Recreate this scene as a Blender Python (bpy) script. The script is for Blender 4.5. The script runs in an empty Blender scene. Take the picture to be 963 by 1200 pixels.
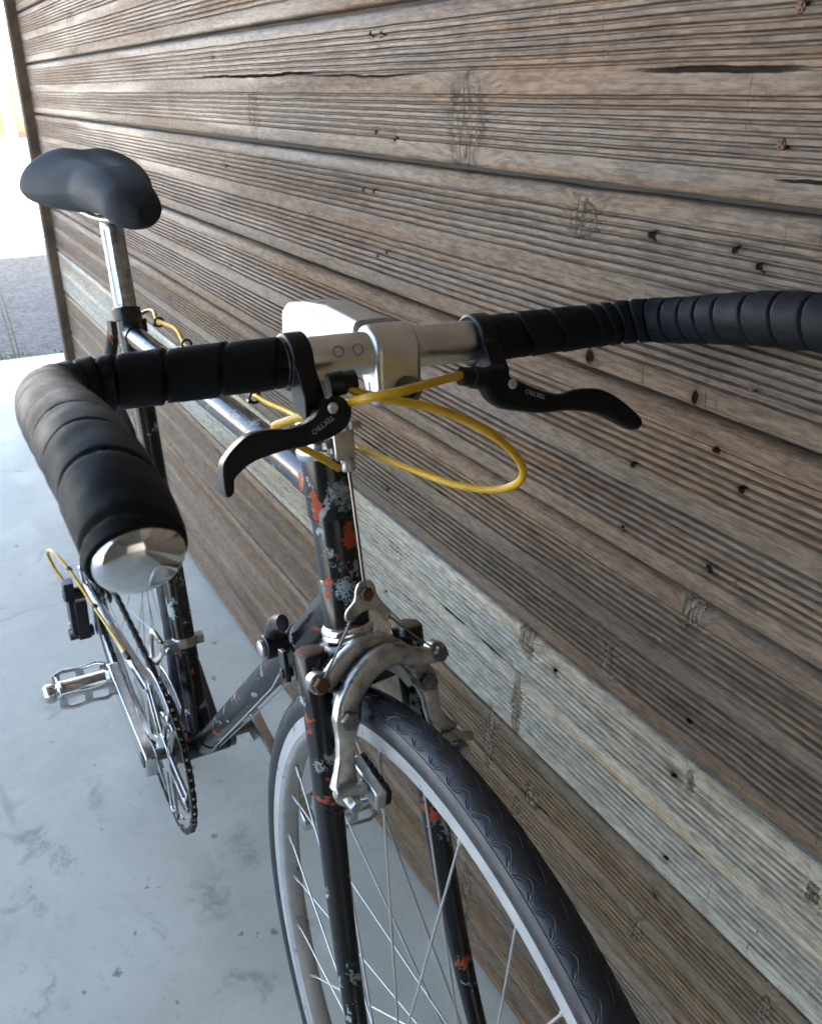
import bpy, bmesh, math, random
from mathutils import Vector, Matrix, noise
R = math.radians
sc = bpy.context.scene
COL = sc.collection
random.seed(7)

# ------------------------------------------------------------------ camera
cam_d = bpy.data.cameras.new('camera')
cam = bpy.data.objects.new('camera', cam_d)
COL.objects.link(cam)
FW = Vector((-0.7879, 0.4402, -0.4306)).normalized()
RT = Vector((0.4888, 0.8724, -0.0027)); RT = (RT - FW * RT.dot(FW)).normalized()
UP = RT.cross(FW)
m = Matrix((RT, UP, -FW)).transposed().to_4x4()
m.translation = Vector((0.9565, -0.2041, 1.0564))
cam.matrix_world = m
cam_d.sensor_fit = 'VERTICAL'
cam_d.sensor_height = 24.0
cam_d.sensor_width = 24.0
cam_d.lens = 24.0 * 1037.83 / 1200.0
cam_d.clip_start = 0.01
cam_d.clip_end = 3000
cam_d.dof.use_dof = True
cam_d.dof.focus_distance = 0.66
cam_d.dof.aperture_fstop = 14.0
sc.camera = cam

# ------------------------------------------------------------------ world and sun
SUN_EL, SUN_AZ = R(42), R(14)          # azimuth measured from +x towards +y
w = bpy.data.worlds.new('World'); sc.world = w
w.use_nodes = True
nt = w.node_tree
bg = nt.nodes['Background']
sky = nt.nodes.new('ShaderNodeTexSky')
sky.sky_type = 'NISHITA'; sky.sun_disc = False
sky.sun_elevation = SUN_EL
sky.sun_rotation = math.pi / 2 - SUN_AZ
sky.air_density = 1.0; sky.dust_density = 4.5; sky.ozone_density = 1.0
nt.links.new(sky.outputs[0], bg.inputs[0])
bg.inputs[1].default_value = 0.15
sl = bpy.data.lights.new('sun', 'SUN'); sl.energy = 4.0; sl.angle = R(0.5); sl.color = (1, .95, .87)
so = bpy.data.objects.new('sun', sl); COL.objects.link(so)
sd = Vector((math.cos(SUN_EL) * math.cos(SUN_AZ), math.cos(SUN_EL) * math.sin(SUN_AZ), math.sin(SUN_EL)))
so.rotation_euler = sd.to_track_quat('Z', 'Y').to_euler()
so.location = (0, 0, 12)
sc.view_settings.view_transform = 'Standard'
sc.view_settings.look = 'None'
sc.view_settings.exposure = 3.42
sc.view_settings.gamma = 1.0
sc.cycles.max_bounces = 8
sc.cycles.diffuse_bounces = 5

# ------------------------------------------------------------------ materials
class NT:
    def __init__(s, name):
        s.m = bpy.data.materials.new(name); s.m.use_nodes = True
        s.t = s.m.node_tree; s.b = s.t.nodes['Principled BSDF']
    def n(s, kind, **k):
        o = s.t.nodes.new('ShaderNode' + kind)
        for a, v in k.items(): setattr(o, a, v)
        return o
    def l(s, a, b): s.t.links.new(a, b)
    def val(s, sock, v):
        if hasattr(v, 'is_output'): s.l(v, sock)
        else: sock.default_value = v
    def math(s, op, a, b=0.0, c=0.0, clamp=False):
        o = s.n('Math', operation=op, use_clamp=clamp)
        s.val(o.inputs[0], a); s.val(o.inputs[1], b); s.val(o.inputs[2], c)
        return o.outputs[0]
    def mix(s, f, a, b, kind='MIX'):
        o = s.n('Mix', data_type='RGBA', blend_type=kind)
        s.val(o.inputs[0], f)
        for i, v in ((6, a), (7, b)):
            if hasattr(v, 'is_output'): s.l(v, o.inputs[i])
            else: o.inputs[i].default_value = (*v[:3], 1)
        return o.outputs[2]
    def coord(s, scale=(1, 1, 1), out='Object', loc=(0, 0, 0)):
        tc = s.n('TexCoord'); mp = s.n('Mapping')
        mp.inputs['Scale'].default_value = scale; mp.inputs['Location'].default_value = loc
        s.l(tc.outputs[out], mp.inputs[0]); return mp.outputs[0]
    def world(s, scale=(1, 1, 1)):
        g = s.n('NewGeometry'); mp = s.n('Mapping'); mp.inputs['Scale'].default_value = scale
        s.l(g.outputs['Position'], mp.inputs[0]); return mp.outputs[0]
    def noise(s, vec, scale, detail=4, rough=.55, dist=0.0, col=False):
        o = s.n('TexNoise'); s.l(vec, o.inputs['Vector'])
        o.inputs['Scale'].default_value = scale; o.inputs['Detail'].default_value = detail
        o.inputs['Roughness'].default_value = rough; o.inputs['Distortion'].default_value = dist
        return o.outputs[1 if col else 0]
    def ramp(s, f, a, b, va=0.0, vb=1.0):
        o = s.n('MapRange'); o.interpolation_type = 'SMOOTHSTEP'
        s.val(o.inputs[0], f)
        o.inputs[1].default_value = a; o.inputs[2].default_value = b
        o.inputs[3].default_value = va; o.inputs[4].default_value = vb
        return o.outputs[0]
    def bump(s, h, strength=.3, dist=.001, prev=None):
        o = s.n('Bump'); o.inputs['Strength'].default_value = strength; o.inputs['Distance'].default_value = dist
        s.l(h, o.inputs['Height'])
        if prev: s.l(prev, o.inputs['Normal'])
        return o.outputs[0]
    def set(s, color=None, rough=None, metal=None, normal=None, spec=None):
        for nm, v in (('Base Color', color), ('Roughness', rough), ('Metallic', metal), ('Specular IOR Level', spec)):
            if v is None: continue
            if isinstance(v, tuple): v = (*v[:3], 1)
            s.val(s.b.inputs[nm], v)
        if normal is not None: s.l(normal, s.b.inputs['Normal'])
        return s.m

def simple(name, col, rough=.5, metal=0.0, nscale=40, namt=.15, rv=.12, bump=0.0, bscale=300, spec=.5):
    t = NT(name); c = t.coord()
    f = t.noise(c, nscale, 5, .6)
    dark = tuple(x * (1 - namt) for x in col); light = tuple(min(1, x * (1 + namt)) for x in col)
    colr = t.mix(t.ramp(f, .3, .7), dark, light)
    rg = t.ramp(f, .25, .75, max(.03, rough - rv), min(1, rough + rv))
    nm = t.bump(t.noise(c, bscale, 3), bump, .0005) if bump else None
    return t.set(colr, rg, metal, nm, spec)

M = {}
def wood_material():
    t = NT('weathered_wood')
    oi = t.n('ObjectInfo')
    wp = t.world()
    rnd = t.n('Combine' + 'XYZ')
    t.l(oi.outputs['Random'], rnd.inputs[0]); t.l(oi.outputs['Random'], rnd.inputs[2])
    off = t.n('VectorMath', operation='MULTIPLY_ADD')
    t.l(rnd.outputs[0], off.inputs[0]); off.inputs[1].default_value = (31, 0, 17); t.l(wp, off.inputs[2])
    p = off.outputs[0]
    def scaled(sx, sy, sz):
        mp = t.n('Mapping'); mp.inputs['Scale'].default_value = (sx, sy, sz); t.l(p, mp.inputs[0]); return mp.outputs[0]
    # knots, and holes with their dark depth painted in: distorted ellipses on the boards
    dn = t.noise(scaled(70, 70, 70), 1, 3, .6, col=True)
    dn2 = t.n('VectorMath', operation='MULTIPLY_ADD'); t.l(dn, dn2.inputs[0])
    dn2.inputs[1].default_value = (.016, 0, .016); dn2.inputs[2].default_value = (-.008, 0, -.008)
    wd = t.n('VectorMath', operation='ADD'); t.l(wp, wd.inputs[0]); t.l(dn2.outputs[0], wd.inputs[1])
    def ell(x, z, rx, rz, src):
        a = t.n('VectorMath', operation='SUBTRACT'); t.l(src, a.inputs[0]); a.inputs[1].default_value = (x, 0, z)
        b = t.n('VectorMath', operation='MULTIPLY'); t.l(a.outputs[0], b.inputs[0]); b.inputs[1].default_value = (1 / rx, 0, 1 / rz)
        c = t.n('VectorMath', operation='LENGTH'); t.l(b.outputs[0], c.inputs[0])
        return c.outputs['Value']
    def union(items, src):
        d = None
        for it in items:
            e = ell(*it, src)
            d = e if d is None else t.math('MINIMUM', d, e)
        return d
    kn = [(.229,1.03,.028,.040),(-.312,1.025,.017,.032),(.400,.966,.017,.014),(.564,.698,.010,.016),(.364,.562,.012,.021),
          (.354,.469,.008,.040),(.307,.401,.009,.045),(.477,.608,.008,.016),(.388,.377,.014,.015),(.366,.324,.008,.030),
          (.586,.554,.004,.010),(.692,.405,.005,.016),(.555,.350,.007,.014),(-1.50,1.176,.05,.045),(-.229,.905,.018,.011),
          (-.127,.910,.012,.008),(.270,.109,.010,.055),(-.086,.291,.014,.045),(.705,.546,.005,.010),(-.72,1.03,.012,.03),(.07,.36,.01,.03)]
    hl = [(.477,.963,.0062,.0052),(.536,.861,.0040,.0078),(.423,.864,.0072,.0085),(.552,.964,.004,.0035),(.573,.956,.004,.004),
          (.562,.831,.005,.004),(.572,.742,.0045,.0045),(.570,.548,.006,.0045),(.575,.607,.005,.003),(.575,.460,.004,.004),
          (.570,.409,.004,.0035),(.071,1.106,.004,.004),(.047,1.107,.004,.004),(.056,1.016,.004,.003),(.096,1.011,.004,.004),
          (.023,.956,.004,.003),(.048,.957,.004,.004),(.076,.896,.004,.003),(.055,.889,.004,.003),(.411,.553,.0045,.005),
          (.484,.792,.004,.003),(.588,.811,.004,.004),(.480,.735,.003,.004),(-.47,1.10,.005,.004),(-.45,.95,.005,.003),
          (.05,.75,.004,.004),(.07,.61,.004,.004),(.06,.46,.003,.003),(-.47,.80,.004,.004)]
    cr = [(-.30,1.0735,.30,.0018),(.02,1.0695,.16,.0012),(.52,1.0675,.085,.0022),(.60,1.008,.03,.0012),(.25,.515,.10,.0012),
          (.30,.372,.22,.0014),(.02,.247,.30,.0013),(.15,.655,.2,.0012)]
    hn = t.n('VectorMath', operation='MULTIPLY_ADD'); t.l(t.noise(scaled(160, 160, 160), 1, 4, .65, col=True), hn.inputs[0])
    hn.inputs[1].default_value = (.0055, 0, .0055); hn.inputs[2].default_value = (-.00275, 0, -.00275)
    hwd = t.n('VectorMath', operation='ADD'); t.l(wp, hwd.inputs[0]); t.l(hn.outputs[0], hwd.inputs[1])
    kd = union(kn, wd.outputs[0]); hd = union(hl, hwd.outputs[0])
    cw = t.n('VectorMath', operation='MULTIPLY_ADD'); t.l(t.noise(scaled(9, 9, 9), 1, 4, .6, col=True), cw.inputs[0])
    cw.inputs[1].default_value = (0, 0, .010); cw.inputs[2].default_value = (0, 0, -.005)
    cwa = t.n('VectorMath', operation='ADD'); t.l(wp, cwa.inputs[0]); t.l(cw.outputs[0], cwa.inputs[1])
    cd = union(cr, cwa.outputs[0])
    kmask = t.ramp(kd, .70, 1.30, 1, 0)
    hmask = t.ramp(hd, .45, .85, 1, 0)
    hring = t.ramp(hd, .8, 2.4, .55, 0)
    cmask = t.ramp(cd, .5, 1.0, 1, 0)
    # grain bends round the knots
    kwarp = t.ramp(kd, .8, 2.6, 1, 0)
    # grain
    wz = t.n('CombineXYZ'); t.l(t.math('MULTIPLY', kwarp, .007), wz.inputs[2])
    pa = t.n('VectorMath', operation='ADD'); t.l(p, pa.inputs[0]); t.l(wz.outputs[0], pa.inputs[1]); p = pa.outputs[0]
    g1 = t.noise(scaled(2.6, 60, 75), 1, 5, .6, .4)
    g2 = t.noise(scaled(5, 330, 420), 1, 4, .65)
    g3 = t.noise(scaled(1.1, 5, 26), 1, 4, .6, .6)
    big = t.noise(scaled(2.6, 3, 9), 1, 5, .62, .4)
    blue = t.noise(scaled(3.2, 8, 18), 1, 4, .6)
    fine = t.noise(scaled(55, 260, 300), 1, 5, .7)
    base = oi.outputs['Color']
    c = t.mix(t.ramp(g1, .40, .64), base, (1.18, 1.16, 1.13), 'MULTIPLY')
    c = t.mix(t.ramp(g1, .28, .46, .5, 0), c, (.62, .60, .58), 'MULTIPLY')
    c = t.mix(t.ramp(g2, .34, .52, .5, 0), c, (.50, .48, .46), 'MULTIPLY')
    c = t.mix(t.ramp(g3, .46, .64, 0, .7), c, (1.18, .94, .72), 'MULTIPLY')
    c = t.mix(t.ramp(big, .50, .72, 0, .75), c, (.55, .55, .57), 'MULTIPLY')
    c = t.mix(t.ramp(big, .46, .28, 0, .45), c, (1.28, 1.2, 1.1), 'MULTIPLY')
    c = t.mix(t.ramp(blue, .55, .72, 0, .5), c, (.70, .78, .92), 'MULTIPLY')
    c = t.mix(t.ramp(fine, .36, .60, .75, 0), c, (.46, .43, .41), 'MULTIPLY')
    c = t.mix(t.ramp(fine, .56, .72, 0, .35), c, (1.25, 1.22, 1.18), 'MULTIPLY')
    mot = t.noise(scaled(16, 40, 60), 1, 5, .65, .3)
    c = t.mix(t.ramp(mot, .54, .70, 0, .65), c, (.50, .49, .49), 'MULTIPLY')
    chk = t.noise(scaled(14, 150, 420), 1, 3, .6, .2)
    c = t.mix(t.ramp(chk, .625, .675, 0, .7), c, (.036, .028, .022))
    vck = t.noise(scaled(330, 60, 26), 1, 4, .62, .3); vreg = t.noise(scaled(7, 9, 13), 1, 3, .55)
    c = t.mix(t.math('MULTIPLY', t.ramp(vck, .62, .68, 0, .9), t.ramp(vreg, .56, .64)), c, (.035, .028, .022))
    # pale scuffs
    sc_ = t.noise(scaled(26, 60, 110), 1, 5, .6)
    c = t.mix(t.ramp(sc_, .71, .76, 0, .7), c, (.44, .43, .40))
    kr = t.n('TexWave', wave_type='RINGS', rings_direction='Y')
    kn_ring = t.math('SINE', t.math('MULTIPLY_ADD', kd, 16.0, t.math('MULTIPLY', fine, 9.0)))
    kcol = t.mix(t.ramp(kn_ring, -.6, .8), (.12, .088, .058), (.23, .18, .12))
    kcol = t.mix(t.ramp(t.noise(scaled(340, 300, 60), 1, 4), .40, .52, 1, 0), kcol, (.035, .026, .018))
    c = t.mix(t.math('MULTIPLY', kmask, .85), c, kcol)
    edge = t.math('MULTIPLY', t.ramp(kd, .80, 1.0), t.ramp(kd, 1.02, 1.2, 1, 0))
    c = t.mix(t.math('MULTIPLY', edge, t.ramp(t.noise(scaled(60, 60, 60), 1, 4, .7), .42, .58, 0, .9)), c, (.022, .017, .012))
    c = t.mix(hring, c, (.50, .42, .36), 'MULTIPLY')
    c = t.mix(hmask, c, (.016, .011, .008))  # shade inside the holes, painted into the wood colour
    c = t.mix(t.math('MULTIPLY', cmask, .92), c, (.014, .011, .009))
    h = t.math('ADD', t.math('MULTIPLY', g1, 1.0), t.math('MULTIPLY', g2, .5))
    h = t.math('ADD', h, t.math('MULTIPLY', fine, .35))
    h = t.math('ADD', h, t.math('MULTIPLY', t.math('MULTIPLY', kmask, kn_ring), .35))
    nb = t.bump(h, .8, .0011)
    nb = t.bump(t.math('SUBTRACT', 0.0, t.math('MAXIMUM', hmask, cmask)), 1.0, .004, nb)
    rg = t.ramp(g3, .3, .7, .5, .78)
    hm = t.math('MAXIMUM', hmask, cmask)
    rg = t.math('MAXIMUM', rg, hm)
    return t.set(c, rg, 0.0, nb, t.math('MULTIPLY', t.math('SUBTRACT', 1.0, hm), .24))
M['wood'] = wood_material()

STAINS = [(-.228,-.218,.045,.03),(-.280,-.110,.05,.018),(-.170,-.183,.045,.014),(-.103,-.241,.03,.018),(.015,-.008,.06,.03),(.050,-.242,.045,.014),(-.6,-.12,.07,.03),(-.05,.06,.05,.03),(.12,.09,.03,.02),(-1.1,-.02,.12,.05)]
SPECKS = [(-.098,.031,.006,.005),(.111,.047,.009,.007),(.070,-.156,.009,.008),(-.358,-.098,.004,.004),(-.065,-.080,.003,.003),(-.041,-.070,.0025,.003),(.104,.025,.004,.003),(.093,.005,.003,.003),(-.457,-.155,.004,.003),(-.051,-.087,.003,.003),(.151,-.099,.003,.003),(.077,-.199,.004,.004),(-.919,.050,.012,.006),(-.949,.076,.008,.005),(-1.141,.173,.012,.008),(-1.298,-.104,.01,.006),(-.5,.16,.01,.006),(-.62,.2,.006,.01),(-.2,-.12,.003,.003),(.02,-.12,.0035,.003)]
def concrete_material():
    t = NT('smooth_concrete'); p = t.world()
    a = t.noise(p, 1.7, 6, .6, .2); b = t.noise(p, 7, 7, .65, .5); c_ = t.noise(p, 55, 5, .7); d = t.noise(p, 24, 3, .6)
    c = t.mix(t.ramp(a, .3, .7), (.455, .455, .385), (.55, .55, .465))
    c = t.mix(t.ramp(b, .42, .68, 0, .65), c, (.60, .60, .52))
    c = t.mix(t.ramp(b, .46, .26, 0, .55), c, (.39, .39, .335))
    c = t.mix(t.ramp(c_, .30, .46, .5, 0), c, (.38, .39, .36))
    st = t.noise(p, 9.5, 4, .6, 1.0)
    c = t.mix(t.ramp(st, .60, .74, 0, .6), c, (.25, .24, .21))
    c = t.mix(t.ramp(d, .735, .755, 0, .85), c, (.06, .06, .055))
    d2 = t.noise(p, 70, 2, .5); c = t.mix(t.ramp(d2, .775, .80, 0, .85), c, (.05, .05, .05))
    dz = t.n('VectorMath', operation='MULTIPLY_ADD'); t.l(t.noise(p, 22, 4, .65, col=True), dz.inputs[0]); dz.inputs[1].default_value = (.12, .12, 0); dz.inputs[2].default_value = (-.06, -.06, 0)
    dw = t.n('VectorMath', operation='ADD'); t.l(p, dw.inputs[0]); t.l(dz.outputs[0], dw.inputs[1])
    def spots(lst, src):
        d = None
        for x, y, rx, ry in lst:
            a1 = t.n('VectorMath', operation='SUBTRACT'); t.l(src, a1.inputs[0]); a1.inputs[1].default_value = (x, y, 0)
            b1 = t.n('VectorMath', operation='MULTIPLY'); t.l(a1.outputs[0], b1.inputs[0]); b1.inputs[1].default_value = (1 / rx, 1 / ry, 0)
            c1 = t.n('VectorMath', operation='LENGTH'); t.l(b1.outputs[0], c1.inputs[0])
            d = c1.outputs['Value'] if d is None else t.math('MINIMUM', d, c1.outputs['Value'])
        return d
    sm = spots(STAINS, dw.outputs[0])
    c = t.mix(t.math('MULTIPLY', t.ramp(sm, .3, 1.3, .55, 0), t.ramp(c_, .35, .6)), c, (.23, .205, .175))
    sk = t.n('VectorMath', operation='MULTIPLY_ADD'); t.l(t.noise(p, 160, 3, .6, col=True), sk.inputs[0]); sk.inputs[1].default_value = (.02, .02, 0); sk.inputs[2].default_value = (-.01, -.01, 0)
    sw2 = t.n('VectorMath', operation='ADD'); t.l(p, sw2.inputs[0]); t.l(sk.outputs[0], sw2.inputs[1])
    c = t.mix(t.ramp(spots(SPECKS, sw2.outputs[0]), .45, 1.0, .7, 0), c, (.12, .115, .10))
    # hairline scratches
    mp = t.n('Mapping'); mp.inputs['Rotation'].default_value = (0, 0, .7); mp.inputs['Scale'].default_value = (5, 90, 1); t.l(p, mp.inputs[0])
    s1 = t.noise(mp.outputs[0], 1, 2, .5)
    c = t.mix(t.ramp(s1, .765, .79, 0, .45), c, (.27, .27, .26))
    h = t.math('ADD', t.math('MULTIPLY', b, .8), t.math('MULTIPLY', c_, .25))
    return t.set(c, t.ramp(b, .3, .7, .45, .72), 0.0, t.bump(h, .22, .003), .4)
M['concrete'] = concrete_material()

def gravel_material():
    t = NT('grey_gravel'); p = t.world()
    v = t.n('TexVoronoi'); v.inputs['Scale'].default_value = 42; t.l(p, v.inputs['Vector'])
    a = t.noise(p, 3, 5, .6); b = t.noise(p, 90, 4, .7)
    c = t.mix(t.ramp(t.noise(p, 22, 6, .75), .36, .64), (.024, .024, .021), (.10, .098, .090))
    c = t.mix(t.ramp(b, .40, .70, 0, .8), c, (.13, .127, .118))
    c = t.mix(t.ramp(a, .55, .7, 0, .5), c, (.12, .117, .108))
    g = t.noise(p, 5, 4, .6, .4)
    c = t.mix(t.ramp(g, .66, .74, 0, .5), c, (.10, .14, .06))
    return t.set(c, .9, 0.0, t.bump(v.outputs['Distance'], .8, .02))
M['gravel'] = gravel_material()
M['yard'] = simple('pale_yard_concrete', (.42, .40, .37), .9, 0, .6, .12)
M['white_wall'] = simple('white_painted_wall', (.78, .75, .68), .8, 0, 1.2, .05)
M['roof_wood'] = simple('dark_roof_boards', (.10, .10, .10), .8, 0, 4, .3)
M['post'] = simple('brown_post_wood', (.085, .060, .040), .8, 0, 25, .4, bump=.4)

def black_paint():
    t = NT('chipped_black_paint'); c = t.coord()
    a = t.noise(c, 26, 6, .62, .3); b = t.noise(c, 19, 6, .66, .5); e = t.noise(c, 210, 5, .75)
    col = t.mix(t.ramp(e, .35, .65), (.0065, .0066, .0074), (.0105, .0112, .0126))
    # lettering-like scratched silver blue patches
    sv = t.math('ADD', a, t.math('MULTIPLY', t.math('SUBTRACT', e, .5), .34))
    ms = t.ramp(sv, .612, .636)
    og = t.math('ADD', b, t.math('MULTIPLY', t.math('SUBTRACT', e, .5), .22))
    mo = t.ramp(og, .622, .638)
    # patches that sit at known spots on the head tube (object space)
    def spots(lst, amp):
        d = None
        for (x, y, z, r) in lst:
            s_ = t.n('VectorMath', operation='DISTANCE'); t.l(c, s_.inputs[0]); s_.inputs[1].default_value = (x, y, z)
            q = t.math('DIVIDE', s_.outputs['Value'], r); d = q if d is None else t.math('MINIMUM', d, q)
        return t.ramp(t.math('ADD', d, t.math('MULTIPLY', t.math('SUBTRACT', t.noise(c, 260, 6, .8, .8), .5), amp)), .90, 1.0, 1, 0)
    so_ = spots(SPOT_ORANGE, 2.6); ss = t.math('MULTIPLY', spots(SPOT_SILVER, 3.6), t.ramp(t.noise(c, 340, 5, .7, 1.5), .46, .50))
    ms = t.math('MAXIMUM', ms, ss); mo = t.math('MAXIMUM', mo, so_)
    col = t.mix(ms, col, (.30, .36, .37)); col = t.mix(mo, col, (.36, .055, .010))
    rg = t.math('ADD', t.math('MULTIPLY', t.math('MAXIMUM', ms, mo), .42), t.ramp(a, .3, .7, .22, .28))
    hh = t.math('SUBTRACT', 0.0, t.math('MAXIMUM', ms, mo))
    return t.set(col, rg, 0.0, t.bump(hh, .5, .0004), .5)

# ------------------------------------------------------------------ frames of the bicycle (bike-local: x forward, y left, z up)
LEAN, BYAW = R(1.9238), R(1.0876)
BM = (Matrix.Rotation(BYAW, 4, 'Z') @ Matrix.Rotation(-LEAN, 4, 'X'))
BB = Vector((0, 0, .27))
SDIR = Vector((-.2989, 0, .9543)); SC = Vector((-.1646, 0, .7954))
HTA, STEER = R(73.7379), R(-1.1919)
HA = Vector((-math.cos(HTA), 0, math.sin(HTA))); HF = Vector((math.sin(HTA), 0, math.cos(HTA)))
HB = Vector((.43699, 0, .68678)); HTL = .1322
SROT = Matrix.Rotation(STEER, 3, HA)
SF, SV, SA = SROT @ HF, SROT @ Vector((0, 1, 0)), HA
def S(f, v, a): return HB + SF * f + SV * v + SA * a
def SN(f, v, a): return SF * f + SV * v + SA * a
AX = S(.0495, 0, -.3778)                # front axle
RAX = Vector((-.41, 0, .338))           # rear axle
HTTOP = HB + HA * HTL
SPOT_ORANGE = [tuple(S(*p)) + (r,) for *p, r in [(.016, .006, .0716, .0075), (.016, .006, .080, .005), (.010, -.0165, .100, .0055), (.008, -.017, .107, .004), (.008, -.0165, .092, .004),
               (.010, -.0165, .043, .005), (.009, -.017, .033, .0035)]] + [tuple(S(*p)) + (r,) for *p, r in [(.012, -.042, -.055, .006), (.014, -.043, -.063, .004), (.03, -.049, -.125, .005), (.042, -.053, -.235, .005)]]
SPOT_SILVER = [tuple(S(*p)) + (r,) for *p, r in [(.017, .0005, .107, .0085), (.017, .004, .098, .006), (.017, -.004, .036, .0085), (.016, .003, .026, .007), (.012, -.012, .065, .004),
               (.02, -.046, -.09, .005), (.035, -.05, -.17, .006), (.045, -.053, -.215, .005)]]
M['paint'] = black_paint()

M['alu'] = simple('brushed_aluminium', (.62, .62, .60), .36, 1.0, 60, .10, .10, .05, 500)
M['alu_old'] = simple('worn_grey_aluminium', (.42, .415, .395), .36, 1.0, 90, .28, .12, .15, 420)
M['chrome'] = simple('old_chrome', (.62, .62, .62), .16, 1.0, 120, .14, .08)
M['steel_dark'] = simple('dark_steel', (.16, .15, .14), .38, 1.0, 150, .3, .1)
M['rust'] = simple('rusty_bolt', (.10, .055, .035), .6, .6, 320, .5, .15, .3, 600)
M['mirror'] = simple('polished_steel', (.74, .74, .74), .045, 1.0, 30, .05, .03)
M['rim'] = simple('rim_aluminium', (.56, .57, .57), .34, .5, 50, .08, .08)
M['spoke'] = simple('stainless_spoke', (.50, .51, .51), .42, .55, 50, .05, .05)
M['tape'] = simple('black_cork_tape', (.0062, .0070, .0088), .62, 0, 45, .35, .12, .4, 900, .20)
M['plastic'] = simple('black_satin_lever', (.0035, .0035, .004), .36, 0, 60, .3, .06, .06, 500, .30)
M['black_metal'] = simple('black_metal', (.007, .007, .0075), .36, 0, 90, .3, .1, .1, 400)
M['rubber'] = simple('tyre_rubber', (.0200, .0220, .0275), .44, 0, 70, .35, .10, .12, 700, .55)
M['pad'] = simple('brake_pad_rubber', (.012, .012, .012), .7, 0, 70, .3)
M['vinyl'] = simple('black_vinyl_saddle', (.027, .031, .038), .72, 0, 30, .15, .05, .2, 1400, .30)
M['chain'] = simple('oily_chain', (.06, .055, .05), .42, .9, 200, .5, .15)
M['print'] = simple('white_print', (.42, .42, .43), .6, 0, 300, .2)
M['engrave'] = simple('grey_engraving', (.27, .27, .26), .6, .3, 300, .2)
M['clear_cable'] = simple('brake_wire', (.18, .17, .16), .35, 1.0)
M['green'] = simple('weed_green', (.10, .17, .03), .7, 0, 60, .35)
M['stem'] = simple('dry_weed_stem', (.12, .11, .08), .8, 0, 60, .3)
M['crate'] = simple('pale_yellow_crate', (.085, .058, .020), .8, 0, 10, .1)
M['crate_red'] = simple('red_crate', (.08, .014, .013), .7, 0, 10, .1)
M['pole'] = simple('grey_pole', (.20, .20, .21), .6, 0, 10, .1)
def yellow_material():
    t = NT('yellow_cable_housing'); c = t.coord()
    ck = t.n('TexVoronoi'); ck.inputs['Scale'].default_value = 900; t.l(c, ck.inputs['Vector'])
    f = t.noise(c, 60, 4, .6)
    col = t.mix(t.ramp(f, .3, .7), (.62, .36, .008), (.74, .45, .015))
    col = t.mix(t.ramp(ck.outputs['Distance'], .2, .6, 0, .35), col, (.50, .27, .005))
    return t.set(col, .34, 0, t.bump(ck.outputs['Distance'], .35, .0006), .5)
M['yellow'] = yellow_material()

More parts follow.
